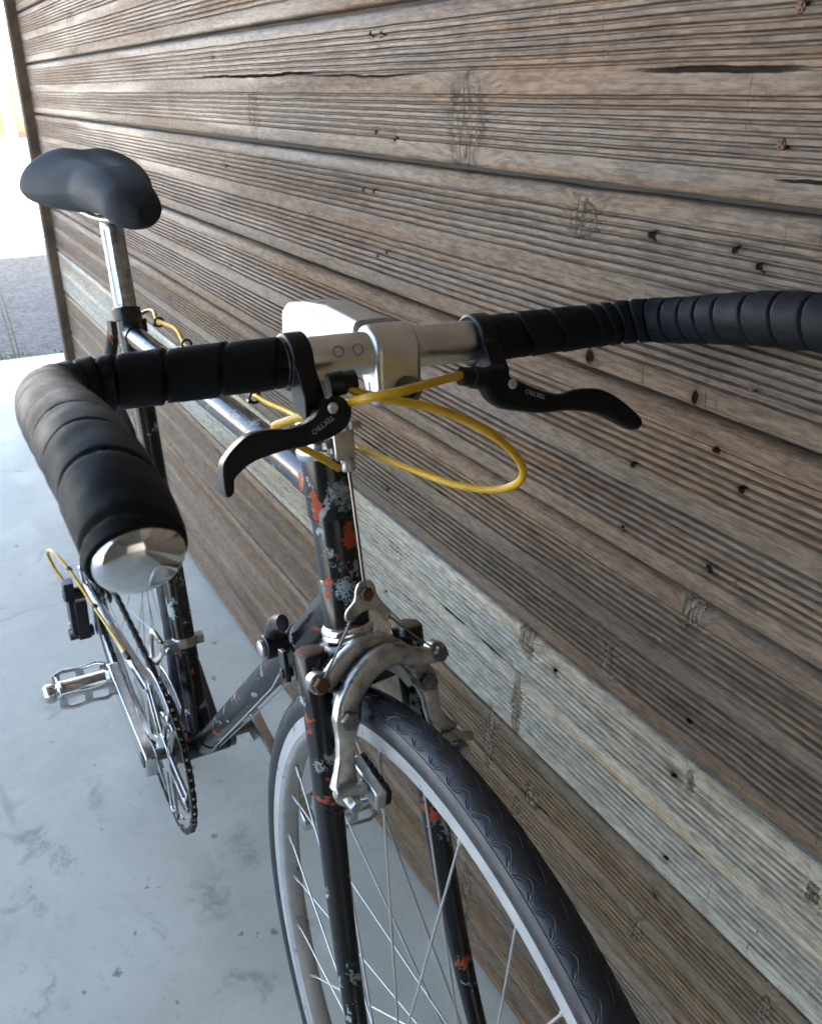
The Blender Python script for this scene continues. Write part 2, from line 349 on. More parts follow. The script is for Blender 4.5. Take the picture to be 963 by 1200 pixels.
# ------------------------------------------------------------------ mesh helpers
class MB:
    def __init__(s): s.v = []; s.f = []
    def ring_loft(s, rings, closed=False, caps=True):
        n = len(rings[0]); b = len(s.v)
        for r in rings: s.v.extend([tuple(p) for p in r])
        L = len(rings)
        for i in range(L if closed else L - 1):
            a = b + i * n; c = b + ((i + 1) % L) * n
            for j in range(n):
                k = (j + 1) % n
                s.f.append((a + j, a + k, c + k, c + j))
        if caps and not closed:
            s.f.append(tuple(b + j for j in reversed(range(n))))
            s.f.append(tuple(b + (L - 1) * n + j for j in range(n)))
        return s
    def tube(s, path, r, n=14, caps=True, flat=None, closed=False):
        """flat = (direction, factor): squashes the section along a direction"""
        path = [Vector(p) for p in path]; L = len(path); rings = []
        u = None
        for i, p in enumerate(path):
            if closed: t = path[(i + 1) % L] - path[i - 1]
            else: t = path[min(i + 1, L - 1)] - path[max(i - 1, 0)]
            t.normalize()
            if flat is not None:
                u = Vector(flat[0]); u = (u - t * u.dot(t)).normalized()
            elif u is None:
                u = t.orthogonal().normalized()
            else:
                u = (u - t * u.dot(t)).normalized()
            w_ = t.cross(u)
            rr = r(i / (L - 1)) if callable(r) else (r[i] if isinstance(r, (list, tuple)) else r)
            ra = rr * (flat[1] if flat else 1)
            rings.append([p + u * (ra * math.cos(2 * math.pi * j / n)) + w_ * (rr * math.sin(2 * math.pi * j / n)) for j in range(n)])
        return s.ring_loft(rings, closed, caps)
    def cyl(s, a, b, r, n=20, r2=None, bev=0.0):
        a = Vector(a); b = Vector(b); d = (b - a); L = d.length; d.normalize(); r2 = r if r2 is None else r2
        if bev > 0:
            return s.lathe(a, d, [(r - bev, 0), (r, bev), (r2, L - bev), (r2 - bev, L)], n)
        return s.lathe(a, d, [(r, 0), (r2, L)], n)
    def lathe(s, o, ax, prof, n=24, caps=True, u0=None):
        """prof: (radius, height along axis)"""
        o = Vector(o); ax = Vector(ax).normalized(); u = Vector(u0) if u0 is not None else ax.orthogonal(); u = (u - ax * u.dot(ax)).normalized(); w_ = ax.cross(u)
        rings = [[o + ax * h + u * (r * math.cos(2 * math.pi * j / n)) + w_ * (r * math.sin(2 * math.pi * j / n)) for j in range(n)] for r, h in prof]
        return s.ring_loft(rings, False, caps)
    def prism(s, pts, ext):
        """planar outline (3D points) extruded by vector ext"""
        n = len(pts); b = len(s.v); e = Vector(ext)
        s.v.extend([tuple(p) for p in pts]); s.v.extend([tuple(Vector(p) + e) for p in pts])
        s.f.append(tuple(b + j for j in range(n))); s.f.append(tuple(b + n + j for j in reversed(range(n))))
        for j in range(n):
            k = (j + 1) % n; s.f.append((b + j, b + n + j, b + n + k, b + k))
        return s
    def box(s, c, ax, ay, az):
        """half axes"""
        c = Vector(c); ax = Vector(ax); ay = Vector(ay); az = Vector(az)
        return s.prism([c - ax - ay - az, c + ax - ay - az, c + ax + ay - az, c - ax + ay - az], az * 2)
    def hexbolt(s, o, ax, r, h):
        s.lathe(o, ax, [(r, 0), (r, h * .8), (r * .86, h)], 6); return s
    def build(s, name, mat, parent=None, smooth=35, bevel=0.0, seg=2, kind=None, label=None):
        me = bpy.data.meshes.new(name); me.from_pydata(s.v, [], s.f)
        bm_ = bmesh.new(); bm_.from_mesh(me); bmesh.ops.recalc_face_normals(bm_, faces=bm_.faces[:]); bm_.to_mesh(me); bm_.free()
        me.materials.append(mat)
        if smooth:
            me.polygons.foreach_set('use_smooth', [True] * len(me.polygons))
            me.set_sharp_from_angle(angle=R(smooth))
        o = bpy.data.objects.new(name, me); COL.objects.link(o)
        if parent: o.parent = parent
        if bevel:
            b = o.modifiers.new('bevel', 'BEVEL'); b.width = bevel; b.segments = seg; b.limit_method = 'ANGLE'; b.angle_limit = R(40)
            b.harden_normals = False
        if kind: o['kind'] = kind
        if label: o['label'] = label
        return o
def catmull(pts, per=10):
    P = [Vector(p) for p in pts]; P = [P[0] * 2 - P[1]] + P + [P[-1] * 2 - P[-2]]; out = []
    for i in range(1, len(P) - 2):
        for k in range(per):
            t = k / per; a, b, c, d = P[i - 1], P[i], P[i + 1], P[i + 2]
            out.append(.5 * ((2 * b) + (c - a) * t + (2 * a - 5 * b + 4 * c - d) * t * t + (3 * b - a - 3 * c + d) * t ** 3))
    out.append(P[-2]); return out
def resample(path, step):
    out = [path[0].copy()]; acc = 0.0
    for a, b in zip(path, path[1:]):
        L = (b - a).length
        if L < 1e-9: continue
        t = step - acc
        while t <= L:
            out.append(a.lerp(b, t / L)); t += step
        acc = L - (t - step)
    out.append(path[-1].copy()); return out
def thing(name, label, cat, loc=(0, 0, 0), group=None):
    o = bpy.data.objects.new(name, None); COL.objects.link(o); o.location = loc; o.empty_display_size = .1
    o['label'] = label; o['category'] = cat
    if group: o['group'] = group
    return o
def tag(o, label, cat, group=None):
    o['label'] = label; o['category'] = cat
    if group: o['group'] = group
    return o
def sheet(name, x0, x1, y0, y1, z, mat, thick=0.0):
    mb = MB(); mb.prism([(x0, y0, z - thick), (x1, y0, z - thick), (x1, y1, z - thick), (x0, y1, z - thick)], (0, 0, thick)) if thick else None
    if not thick:
        mb.v = [(x0, y0, z), (x1, y0, z), (x1, y1, z), (x0, y1, z)]; mb.f = [(0, 1, 2, 3)]
    return mb.build(name, mat, smooth=0, kind='structure')

# ------------------------------------------------------------------ ground
sheet('ground', -900, 900, -900, 900, -.06, M['yard'])
sheet('gravel_strip', -6.9, -3.18, -6, 12, -.035, M['gravel'])
mbf = MB()
mbf.prism([(-3.268, -6, -.12), (9, -6, -.12), (9, 6, -.12), (-3.10, 6, -.12)], (0, 0, .12))
mbf.build('concrete_floor', M['concrete'], smooth=0, kind='structure')

# roof over the porch and the unseen walls added behind the photographer (they shade the scene)
rf = MB(); rf.prism([(-2.85, -2.6, 2.95), (8, -2.6, 2.95), (8, 5, 2.95), (-2.85, 5, 2.95)], (0, 0, .12))
tag(rf.build('porch_roof', M['roof_wood'], smooth=0), 'flat dark boarded porch roof overhead above the wooden wall', 'roof')
bw_ = MB(); bw_.prism([(6.5, -2.6, .0), (6.7, -2.6, .0), (6.7, 5, .0), (6.5, 5, .0)], (0, 0, 2.945))  # unseen wall, added to stop sun entering under the roof
tag(bw_.build('added_end_wall', M['white_wall'], smooth=0), 'unseen plain pale wall added behind the camera to keep the sun out', 'wall')

sw_ = MB(); sw_.prism([(1.0, -2.58, .0), (6.49, -2.58, .0), (6.49, -2.40, .0), (1.0, -2.40, .0)], (0, 0, 2.945))  # unseen wall, added to cut light from the open side
tag(sw_.build('added_side_wall', M['roof_wood'], smooth=0), 'unseen dark wall added opposite the wooden wall to cut the side light', 'wall')

# ------------------------------------------------------------------ wooden wall
YW, PITCH, Z0, XL = .2586, .1395, 1.2713, -2.31
wall = thing('wooden_wall', 'wall of weathered horizontal grooved boards behind the bicycle', 'wall', (0, YW, 0))
def board_profile(depth=.0034, top_r=.005):
    """(u = height from the board's bottom 0..H, d = recess behind the face)"""
    H = PITCH - .0054; edge, gp, ctr = .0192, .0065, .0215
    P = [(0.0, .020), (0.0, .0045), (.0008, .0020), (.0022, .0006), (.0042, 0)]
    x = edge
    def groove(x):
        return [(x - .0018, 0), (x - .0013, depth * .25), (x - .0008, depth), (x + .0006, depth), (x + .0011, depth * .30), (x + .0017, 0)]
    for g in range(2):
        for k in range(7):
            P += groove(x)
            x += gp
        x += ctr - gp
    P += [(H - top_r * 1.6, 0), (H - top_r, .0004), (H - top_r * .5, .0017), (H - top_r * .15, top_r * .6), (H, top_r), (H, .020)]
    return P
def make_board(seed, detailed, x0=XL, x1=2.6, depth=.0034, top_r=.005):
    P = board_profile(depth, top_r); xs = []
    if detailed:
        x = x0
        while x < 1.05: xs.append(x); x += .028
        xs += [1.2, 1.6, 2.1, x1]
    else: xs = [x0, -1, 0, 1, x1]
    rings = []
    for x in xs:
        wob = noise.noise(Vector((x * 1.3, seed * 7.1, 0))) * .0012; wz = noise.noise(Vector((x * .9, seed * 3.3, 5))) * .0010
        ring = []
        for (u, d) in P:
            if 0 < d and u > .01 and u < PITCH - .012:
                d = d * (.72 + .75 * (noise.noise(Vector((x * 5, u * 90, seed * 2.0))) * .5 + .5))
            e = noise.noise(Vector((x * 9, u * 60, seed))) * .0005
            ring.append((x, d + wob + e if d < .019 else d, u + wz + (noise.noise(Vector((x * 14, seed, u * 8))) * .0007)))
        rings.append(ring)
    mb = MB(); n = len(P)
    for r in rings: mb.v.extend(r)
    for i in range(len(xs) - 1):
        for j in range(n - 1):
            a = i * n + j; mb.f.append((a, a + n, a + n + 1, a + 1))
    mb.f.append(tuple(range(n))); mb.f.append(tuple((len(xs) - 1) * n + j for j in reversed(range(n))))
    # back face
    mb.f.append((0, n - 1, (len(xs) - 1) * n + n - 1, (len(xs) - 1) * n))
    return mb
BC = {0: (.192, .158, .126), 1: (.196, .159, .127), 2: (.190, .154, .122), 3: (.172, .140, .109), 4: (.168, .134, .101), 5: (.154, .120, .088),
      6: (.37, .362, .305), 7: (.178, .134, .085), 8: (.195, .152, .106), 9: (.185, .140, .096)}
up_mesh = None
for k in range(-10, 10):
    zb = Z0 - k * PITCH + .0011            # board k sits between joint k and joint k-1
    if k < -1:
        if up_mesh is None:
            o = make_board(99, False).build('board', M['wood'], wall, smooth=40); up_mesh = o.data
        else:
            o = bpy.data.objects.new('board', up_mesh); COL.objects.link(o); o.parent = wall
        o.color = (.30, .27, .235, 1)
    else:
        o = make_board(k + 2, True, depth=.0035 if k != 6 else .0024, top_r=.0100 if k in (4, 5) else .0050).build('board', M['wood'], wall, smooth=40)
        o.color = (*BC[max(k, 0)], 1)
        if k == 6: o['label'] = 'pale grey bleached board'
    o.location = (0, 0, zb)
pm = MB(); pm.prism([(XL - .045, -.031, 0.002), (XL - .002, -.031, 0.002), (XL - .002, .10, 0.002), (XL - .045, .10, 0.002)], (0, 0, 2.93))
pm.build('post', M['post'], wall, smooth=0, bevel=.006)
bk = MB(); bk.prism([(XL, .0205, .002), (2.6, .0205, .002), (2.6, .06, .002), (XL, .06, .002)], (0, 0, 2.9))
bk.build('backing', M['roof_wood'], wall, smooth=0)
# screws with cross heads
scr = None
for (x, z) in [(.581, .882), (.573, 1.027), (.571, 1.097), (.596, .742), (.058, .753)]:
    if scr is None:
        mb = MB(); mb.lathe((0, .0012, 0), (0, -1, 0), [(.0030, -.003), (.0038, .0006), (.0032, .0014), (.0012, .0011)], 12)
        mb.box((0, -.0002, 0), (.0026, 0, 0), (0, .0004, 0), (0, 0, .0005)); mb.box((0, -.0003, 0), (.0005, 0, 0), (0, .0004, 0), (0, 0, .0026))
        o = mb.build('screw', M['rust'], wall); scr = o.data
    else:
        o = bpy.data.objects.new('screw', scr); COL.objects.link(o); o.parent = wall
    o.location = (x, .0, z); o.rotation_euler = (0, random.random() * 3, 0)

# ------------------------------------------------------------------ bicycle
bike = thing('bicycle', 'old black drop bar racing bicycle leaning on the wooden wall, yellow cables', 'bicycle')
bike.matrix_world = BM
P_ = bike

def lug(a, b, r, name='lug'): return MB().cyl(a, b, r, 24, bev=.0008)
# frame tubes
TT_A = Vector((-.168, 0, .786)); TT_B = HB + HA * (HTL - .026)
DT_A = BB + Vector((.02, 0, .012)); DT_B = HB + HA * .026
mb = MB(); mb.cyl(HB + HA * .001, HTTOP, .0159, 32)
mb.lathe(HB, HA, [(.0175, .0), (.0178, .002), (.0178, .040), (.0162, .0425)], 32); mb.lathe(HB, HA, [(.0162, HTL - .045), (.0178, HTL - .042), (.0178, HTL), (.0165, HTL + .001)], 32)
mb.build('head_tube', M['paint'], P_)
mb = MB(); mb.cyl(TT_A, TT_B, .0127, 28); d_ = (TT_B - TT_A).normalized()
mb.cyl(TT_B - d_ * .04, TT_B, .0140, 28); mb.cyl(TT_A, TT_A + d_ * .038, .0140, 28); mb.build('top_tube', M['paint'], P_)
mb = MB(); mb.cyl(DT_A, DT_B, .0143, 28); d_ = (DT_B - DT_A).normalized(); mb.cyl(DT_B - d_ * .045, DT_B, .0156, 28); mb.cyl(DT_A, DT_A + d_ * .04, .0156, 28)
mb.build('down_tube', M['paint'], P_)
mb = MB(); mb.cyl(BB, SC + SDIR * .012, .0143, 28); mb.cyl(SC - SDIR * .055, SC + SDIR * .012, .0160, 28); mb.cyl(BB, BB + SDIR * .05, .0156, 28)
mb.build('seat_tube', M['paint'], P_)
mb = MB(); mb.cyl(BB + Vector((0, -.034, 0)), BB + Vector((0, .034, 0)), .0200, 28, bev=.001)
mb.build('bottom_bracket', M['paint'], P_)
mb = MB(); mb.cyl(BB + Vector((0, -.040, 0)), BB + Vector((0, -.0345, 0)), .0185, 20); mb.cyl(BB + Vector((0, .0345, 0)), BB + Vector((0, .042, 0)), .0185, 16); mb.cyl(BB + Vector((0, -.07, 0)), BB + Vector((0, .07, 0)), .008, 16)
mb.build('bottom_bracket_cup', M['steel_dark'], P_)
for s in (-1, 1):
    a = SC + Vector((-.012, s * .016, -.008)); b = RAX + Vector((.012, s * .060, .018))
    mb = MB(); mb.tube([a, a.lerp(b, .5), b], [.0078, .0075, .0058], 16); mb.cyl(a + Vector((.006, 0, -.004)), a + Vector((.004, 0, .012)), .0082, 16)
    mb.build('seat_stay', M['paint'], P_)
    a = BB + Vector((-.012, s * .022, 0)); b = RAX + Vector((.018, s * .060, -.004))
    mb = MB(); mb.tube([a, a.lerp(b, .35) + Vector((0, s * .002, 0)), b], [.0110, .0098, .0065], 18)
    mb.build('chain_stay', M['paint'] if s > 0 else M['chrome'], P_)
    mb = MB(); y = s * .062
    mb.prism([RAX + Vector((.030, y, .002)), RAX + Vector((.018, y, .024)), RAX + Vector((.004, y, .022)), RAX + Vector((-.016, y, .008)), RAX + Vector((-.018, y, -.012)), RAX + Vector((-.006, y, -.018)), RAX + Vector((.016, y, -.012))], (0, s * .005, 0))
    mb.build('dropout', M['chrome'], P_, bevel=.001)
# seat clamp
mb = MB(); mb.cyl(SC + SDIR * .004, SC + SDIR * .020, .0172, 24, bev=.001); c = SC + SDIR * .010 + Vector((-.020, 0, 0))
mb.cyl(c + Vector((0, -.013, 0)), c + Vector((0, .013, 0)), .0050, 12); sc1 = mb.build('seat_clamp', M['black_metal'], P_)
# seat post, fluted
mb = MB(); n = 40; rings = []
for i, h in enumerate([0, .010, .012, .100, .103, .106, .130, .150, .152]):
    fl = i in (2, 3)
    rr = [.0136, .0136, .0136, .0136, .0136, .0132, .0126, .0122, .0118][i]
    ring = []
    for j in range(n):
        t = 2 * math.pi * j / n; r = rr
        if fl and (j % 10) in (4, 5, 6): r = rr - .0014
        ring.append(SC + SDIR * (h + .012) + Vector((SDIR.z, 0, -SDIR.x)) * (r * math.cos(t)) + Vector((0, 1, 0)) * (r * math.sin(t)))
    rings.append(ring)
mb.ring_loft(rings); seatpost = mb.build('seat_post', M['alu_old'], P_, smooth=30)
SPT = SC + SDIR * .160
mb = MB(); mb.box(SPT + Vector((0, 0, .002)), (.022, 0, 0), (0, .020, 0), (0, 0, .009)); mb.build('saddle_clamp', M['alu_old'], P_, bevel=.003)
# saddle
def saddle():
    st = []   # x, halfwidth, top z, side drop, shoulder z
    L0, L1 = -.345, -.060
    rings = []; N = 36
    for i in range(34):
        t = i / 33
        x = L0 + (L1 - L0) * t
        if t < .52: w_ = .090 - .044 * (t / .52) ** 1.35
        else: w_ = .046 - .017 * ((t - .52) / .48) ** 1.0
        cap = 1.0
        if t < .14: cap = math.sqrt(max(0.0, 1 - ((.14 - t) / .14) ** 2))
        if t > .90: cap = math.sqrt(max(0.0, 1 - ((t - .90) / .10) ** 2))
        cap = max(cap, .06)
        zt = .989 + .012 * max(0, 1 - t / .35) ** 1.5 - .012 * t - (.020 * ((t - .5) / .5) ** 2 if t > .5 else 0)
        dep = .084 - .034 * t
        ring = []
        for j in range(N):
            a = 2 * math.pi * j / N
            cy, cz = math.cos(a), math.sin(a)
            e = .92
            yy = w_ * (.30 + .70 * cap if t < .2 else cap) * math.copysign(abs(cy) ** e, cy)
            zz = math.copysign(abs(cz) ** .85, cz)
            z = zt - dep / 2 + dep / 2 * zz * (.35 + .65 * cap)
            q = abs(yy) / .088
            z -= .014 * q * q * (1 - .4 * t)                     # wings droop
            if zz > 0: z -= .006 * math.exp(-(yy / .014) ** 2) * (1 if t < .6 else .4)   # centre channel
            if zz < -.2 : z += .006
            ring.append(Vector((x - (.0 if t > .1 else 0), yy, z)))
        rings.append(ring)
    return rings
mb = MB(); mb.ring_loft(saddle()); sad = mb.build('saddle', M['vinyl'], P_, smooth=75)
sm = sad.modifiers.new('sub', 'SUBSURF'); sm.levels = 1; sm.render_levels = 1
for s in (-1, 1):
    mb = MB(); mb.tube(catmull([(-.335, s * .035, .940), (-.29, s * .030, .929), (-.255, s * .022, .920), (-.16, s * .021, .921), (-.11, s * .016, .926), (-.075, s * .008, .940)], 6), .0036, 10)
    mb.build('saddle_rail', M['steel_dark'], sad)

# fork
def FVX(s, h, c): return c + s * h
def fork_leg(s):
    pts = [S(.010, FVX(s, .0400, .0040), -.012), S(.010, FVX(s, .0402, .0040), -.05), S(.011, FVX(s, .0425, .0040), -.12), S(.012, FVX(s, .0455, .0040), -.20), S(.019, FVX(s, .0485, .0035), -.28), S(.033, FVX(s, .0500, .0015), -.335), S(.0495, FVX(s, .0505, .0), -.372)]
    p = catmull(pts, 7); L = len(p)
    return MB().tube(p, [.0108 if i < L * .35 else .0108 - (.0108 - .0064) * ((i - L * .35) / (L * .65)) for i in range(L)], 20, flat=(SF, 1.18))
crown = MB()
cr_r = []
for v in [-.040, -.036, -.028, -.018, -.008, 0, .008, .018, .028, .036, .044]:
    q = min(1.0, abs(v - .002) / .04)
    zt = -.0035 - .010 * q ** 1.6; zb_ = -.034 - .008 * (1 - q) ** .7; d0 = .0175 + .004 * (1 - q); fo = .010 * q ** .7
    cr_r.append([S(fo - d0, v, zt - .005), S(fo - d0 + .005, v, zt), S(fo + d0 - .005, v, zt), S(fo + d0, v, zt - .006), S(fo + d0 - .001, v, zb_ + .004), S(fo + d0 - .005, v, zb_), S(fo - d0 + .003, v, zb_), S(fo - d0, v, zb_ + .003)])
crown.ring_loft(cr_r)
fork = crown.build('fork', M['paint'], P_, smooth=50, bevel=.0012)
for s in (-1, 1):
    fork_leg(s).build('fork_blade', M['paint'], fork)
    mb = MB(); mb.tube([S(.010, FVX(s, .0400, .0040), -.042), S(.010, FVX(s, .0400, .0040), -.007), S(.010, FVX(s, .0400, .0040), -.0055)], [.0124, .0124, .0116], 22, flat=(SF, 1.15)); mb.build('crown_socket', M['paint'], fork)
    mb = MB(); mb.tube([S(.010, FVX(s, .0400, .0040), -.0056), S(.010, FVX(s, .0400, .0040), -.0042), S(.010, FVX(s, .0400, .0040), -.0034)], [.0112, .0106, .0085], 22, flat=(SF, 1.15)); mb.build('blade_cap', M['rust'] if s < 0 else M['steel_dark'], fork)
    mb = MB(); y = s * .0505; mb.prism([S(.040, y - .002, -.362), S(.054, y - .002, -.362), S(.060, y - .002, -.384), S(.044, y - .002, -.388)], SN(0, .004, 0)); mb.build('dropout', M['chrome'], fork, bevel=.001)
# small eyelet bracket beside the crown
mb = MB(); mb.box(S(-.006, -.0515, -.016), SN(.006, 0, 0), SN(0, .002, 0), SN(0, 0, .012)); mb.cyl(S(-.006, -.0555, -.022), S(-.006, -.046, -.022), .004, 10); mb.build('crown_bracket', M['black_metal'], fork, bevel=.001)
# headset
mb = MB(); mb.lathe(HB - HA * .004, HA, [(.0195, -.006), (.0205, -.003), (.0205, .001), (.0185, .005)], 32); mb.lathe(HB, HA, [(.0180, -.002), (.0205, .0000), (.0205, .0035), (.0180, .006)], 32)
hs = mb.build('headset', M['chrome'], P_, smooth=50)
mb = MB(); mb.lathe(HTTOP, HA, [(.0185, 0), (.0205, .003), (.0205, .008), (.0180, .011), (.0180, .0155)], 32); mb.lathe(HTTOP, HA, [(.0190, .0205), (.0190, .028), (.0165, .0295)], 8); mb.build('top_cup', M['chrome'], hs, smooth=40)
mb = MB(); mb.lathe(HTTOP, HA, [(.0195, .0160), (.0195, .0200)], 28); mb.box(S(.027, .001, .1502), SN(.012, 0, 0), SN(0, .0075, 0), SN(0, 0, .0022)); mb.box(S(.0385, .000, .1425), SN(.0016, 0, 0), SN(0, .0075, 0), SN(0, 0, .0100))
hang = mb.build('cable_hanger', M['alu_old'], hs, bevel=.0008)
mb = MB(); mb.lathe(S(.036, .002, .128), SN(0, 0, 1), [(.0042, -.004), (.0052, -.002), (.0052, .005), (.0038, .007), (.0038, .030), (.0048, .032), (.0048, .038)], 16)
mb.cyl(S(.030, .010, .155), S(.030, .017, .155), .0035, 8); mb.build('barrel_adjuster', M['alu_old'], hs)

# stem (quill and forged arm)
CF, CA = .1207, .2035
QA = HTL + .1120
stem = MB(); stem.cyl(S(0, 0, HTL - .01), S(0, 0, QA - .018), .0111, 24)
stem.build  # joined with the forged arm below
arm = []
ad = Vector((CF, 0, CA - QA)); 
def armring(f, a, hw, hh, ang, N=28):
    ring = []; ca, sa = math.cos(ang), math.sin(ang)
    for j in range(N):
        t = 2 * math.pi * j / N; e = .30
        x = math.copysign(abs(math.cos(t)) ** e, math.cos(t)) * hw; y = math.copysign(abs(math.sin(t)) ** e, math.sin(t)) * hh
        ring.append(S(f - y * sa, x, a + y * ca))
    return ring
tilt = math.atan2(CA - QA, CF)
seq = [(-.0165, QA - .022, .0095, .0130), (-.0150, QA - .019, .0132, .0180), (-.008, QA - .018, .0132, .0200), (.020, QA - .0185, .0128, .0185), (.055, QA - .0225, .0126, .0165), (.085, QA - .0305, .0130, .0155), (.104, CA + .004, .0150, .0165)]
mb = MB(); mb.ring_loft([armring(f, a, hw, hh, tilt) for f, a, hw, hh in seq])
mb.v += [tuple(p) for p in []]
b0 = len(mb.v); mb.v.extend(stem.v); mb.f.extend([tuple(i + b0 for i in f) for f in stem.f])
stem_o = mb.build('stem', M['alu'], P_, smooth=40)
# clamp: ring with pinch lug beneath
out = []; N = 40
for j in range(N + 1):
    t = R(-62) + R(304) * j / N
    r = .0172
    out.append((CF + r * math.cos(t - math.pi / 2 + R(28)) , CA + r * math.sin(t - math.pi / 2 + R(28))))
pts = []
cl_out = []
for j in range(48):
    t = 2 * math.pi * j / 48
    r = .0163
    f, a = r * math.cos(t), r * math.sin(t)
    if math.sin(t) < -.2 and -.55 < math.cos(t) < .95: a -= .016 * min(1, (-math.sin(t) - .2) * 2.2); f = f * .78 + .002
    cl_out.append(S(CF + f, -.0150, CA + a))
mb = MB(); mb.prism(cl_out, SN(0, .030, 0)); clampo = mb.build('stem_clamp', M['alu'], stem_o, smooth=50, bevel=.0035, seg=4)
mb = MB(); mb.box(S(CF + .001, 0, CA - .0235), SN(.0005, 0, 0), SN(0, .0152, 0), SN(0, 0, .0060)); mb.build('clamp_slot', M['pad'], stem_o)
mb = MB(); mb.lathe(S(CF + .0120, .004, CA - .0245), SN(1, .05, -.15), [(.0085, -.004), (.0085, .0030), (.0070, .0045), (.0040, .0045), (.0036, .002)], 18); mb.build('clamp_bolt', M['steel_dark'], stem_o)

# handlebar
BPL = [(CF, 0, CA), (CF, .05, CA), (CF, .10, CA), (CF, .135, CA), (.1215, .158, CA), (.1265, .1775, CA - .0010), (.1390, .1905, .2005), (.1640, .1962, .1975), (.2000, .1985, .1925), (.2400, .1992, .1865), (.2750, .1994, .1785), (.3020, .1990, .1690), (.3190, .1985, .1585), (.3275, .1983, .1505)]
BPR = [(CF, 0, CA), (CF, .05, CA), (CF, .10, CA), (CF, .135, CA), (.1215, .158, CA), (.1270, .178, CA), (.1405, .1925, .2025), (.1640, .1985, .2000), (.2000, .2000, .1978), (.2400, .2000, .1940), (.2750, .1998, .1880), (.3020, .1995, .1790), (.3190, .1990, .1685), (.3275, .1988, .1605)]
BP = lambda s: [(f, v * s, a) for f, v, a in (BPL if s < 0 else BPR)]
mb = MB(); left = catmull([S(*p) for p in BP(-1)], 8); right = catmull([S(*p) for p in BP(1)], 8)
full = list(reversed(left)) + right[1:]
mid = [i for i, p in enumerate(full)]
def bar_r(p):
    v = abs((p - HB).dot(SV)); return .0127 if v < .055 else .0119
mb.tube(full, [bar_r(p) for p in full], 28)
bar = mb.build('handlebar', M['alu'], P_)
# faint engraving on the bare metal
def text_obj(body, name, mat, parent, origin, xdir, ydir, size, depth=.00015, bend=None):
    cu = bpy.data.curves.new(name, 'FONT'); cu.body = body; cu.size = size; cu.extrude = depth; cu.align_x = 'CENTER'; cu.align_y = 'CENTER'; cu.resolution_u = 3
    to = bpy.data.objects.new(name, cu); COL.objects.link(to)
    dg = bpy.context.evaluated_depsgraph_get(); me = bpy.data.meshes.new_from_object(to.evaluated_get(dg)); me.name = name
    bpy.data.objects.remove(to)
    x = Vector(xdir).normalized(); y = Vector(ydir); y = (y - x * y.dot(x)).normalized(); z = x.cross(y)
    for v in me.vertices:
        c_ = v.co.copy()
        if bend:      # wrap round an axis through bend[0] with radius bend[1]; y becomes arc length
            an = c_.y / bend[1]; v.co = Vector(bend[0]) + x * c_.x + (z * math.cos(an) + y * math.sin(an)) * (bend[1] + c_.z)
        else: v.co = Vector(origin) + x * c_.x + y * c_.y + z * c_.z
    me.materials.clear(); me.materials.append(mat)
    o = bpy.data.objects.new(name, me); COL.objects.link(o); o.parent = parent; return o
c0 = S(CF, -.031, CA); zdir = SN(.85, 0, .25)
text_obj('olo', 'engraving', M['engrave'], bar, None, SN(0, 1, 0), SN(-.25, 0, .85), .016, .00006, bend=(c0, .01272))
# tape
def tape(s):
    pa = catmull([S(*p) for p in BP(s)], 14)
    acc = 0; cut = []
    for a, b in zip(pa, pa[1:]):
        acc += (b - a).length; cut.append(acc)
    st = .0672 if s < 0 else .0715
    pa = [p for p, c_ in zip(pa[1:], cut) if c_ > st]
    pa = resample(pa, .0008)
    L = len(pa); tot = L * .0008; N = 40; rings = []
    u = None; edges = []; x = 0.0
    rnd = random.Random(3 + s)
    while x < tot:                         # wrap edges along the bar
        edges.append(x); x += (.0290 if x < .075 else .0115 if x < .125 else .0150 if x < .175 else .0225) * rnd.uniform(.9, 1.12)
    edges.append(tot + .03)
    for i, p in enumerate(pa):
        t = (pa[min(i + 1, L - 1)] - pa[max(i - 1, 0)]).normalized()
        if u is None: u = (SA - t * SA.dot(t)).normalized()
        else: u = (u - t * u.dot(t)).normalized()
        w_ = t.cross(u); ring = []
        x = i * .0008
        env = min(1.0, x / .012)
        for j in range(N):
            an = 2 * math.pi * j / N
            xs = x + (.0045 if x > .06 else .0075) * math.sin(an + .6) + .0012 * math.sin(2 * an + i * .004)
            k = 0
            while k < len(edges) - 2 and edges[k + 1] < xs: k += 1
            q = (xs - edges[k]) / (edges[k + 1] - edges[k]); q = max(0, min(1, q)); wd = xs - edges[k]
            r = .0137 + .0006 * env + .0018 * max(0.0, min(1.0, (x - .12) / .10)) + .0007 * (1 - q)
            g0 = abs(wd) if wd >= 0 else 1; g1_ = edges[k + 1] - xs
            gg = min(g0, g1_)
            if gg < .0015: r -= .0019 * (1 - (gg / .0015) ** 2)
            r += noise.noise(p * 120 + w_ * (2 * math.sin(an)) + u * (2 * math.cos(an))) * .00028
            if i > L - 8: r *= 1 - .05 * (i - (L - 8)) / 8
            ring.append(p + u * (r * math.cos(an)) + w_ * (r * math.sin(an)))
        rings.append(ring)
    mb = MB(); mb.ring_loft(rings); tp = mb.build('handlebar_tape', M['tape'], P_, smooth=60)
    t = (pa[-1] - pa[-4]).normalized()
    mb = MB(); e = pa[-1]
    mb.lathe(e - t * .001, t, [(.0140, 0)] + [(.0144 * math.cos(q) ** .8 if q < 1.56 else .0004, .0010 + .0085 * math.sin(q)) for q in [i * 1.565 / 14 for i in range(15)]], 72)
    mb.build('bar_end_plug', M['mirror'], P_, smooth=180)
for s in (-1, 1): tape(s)

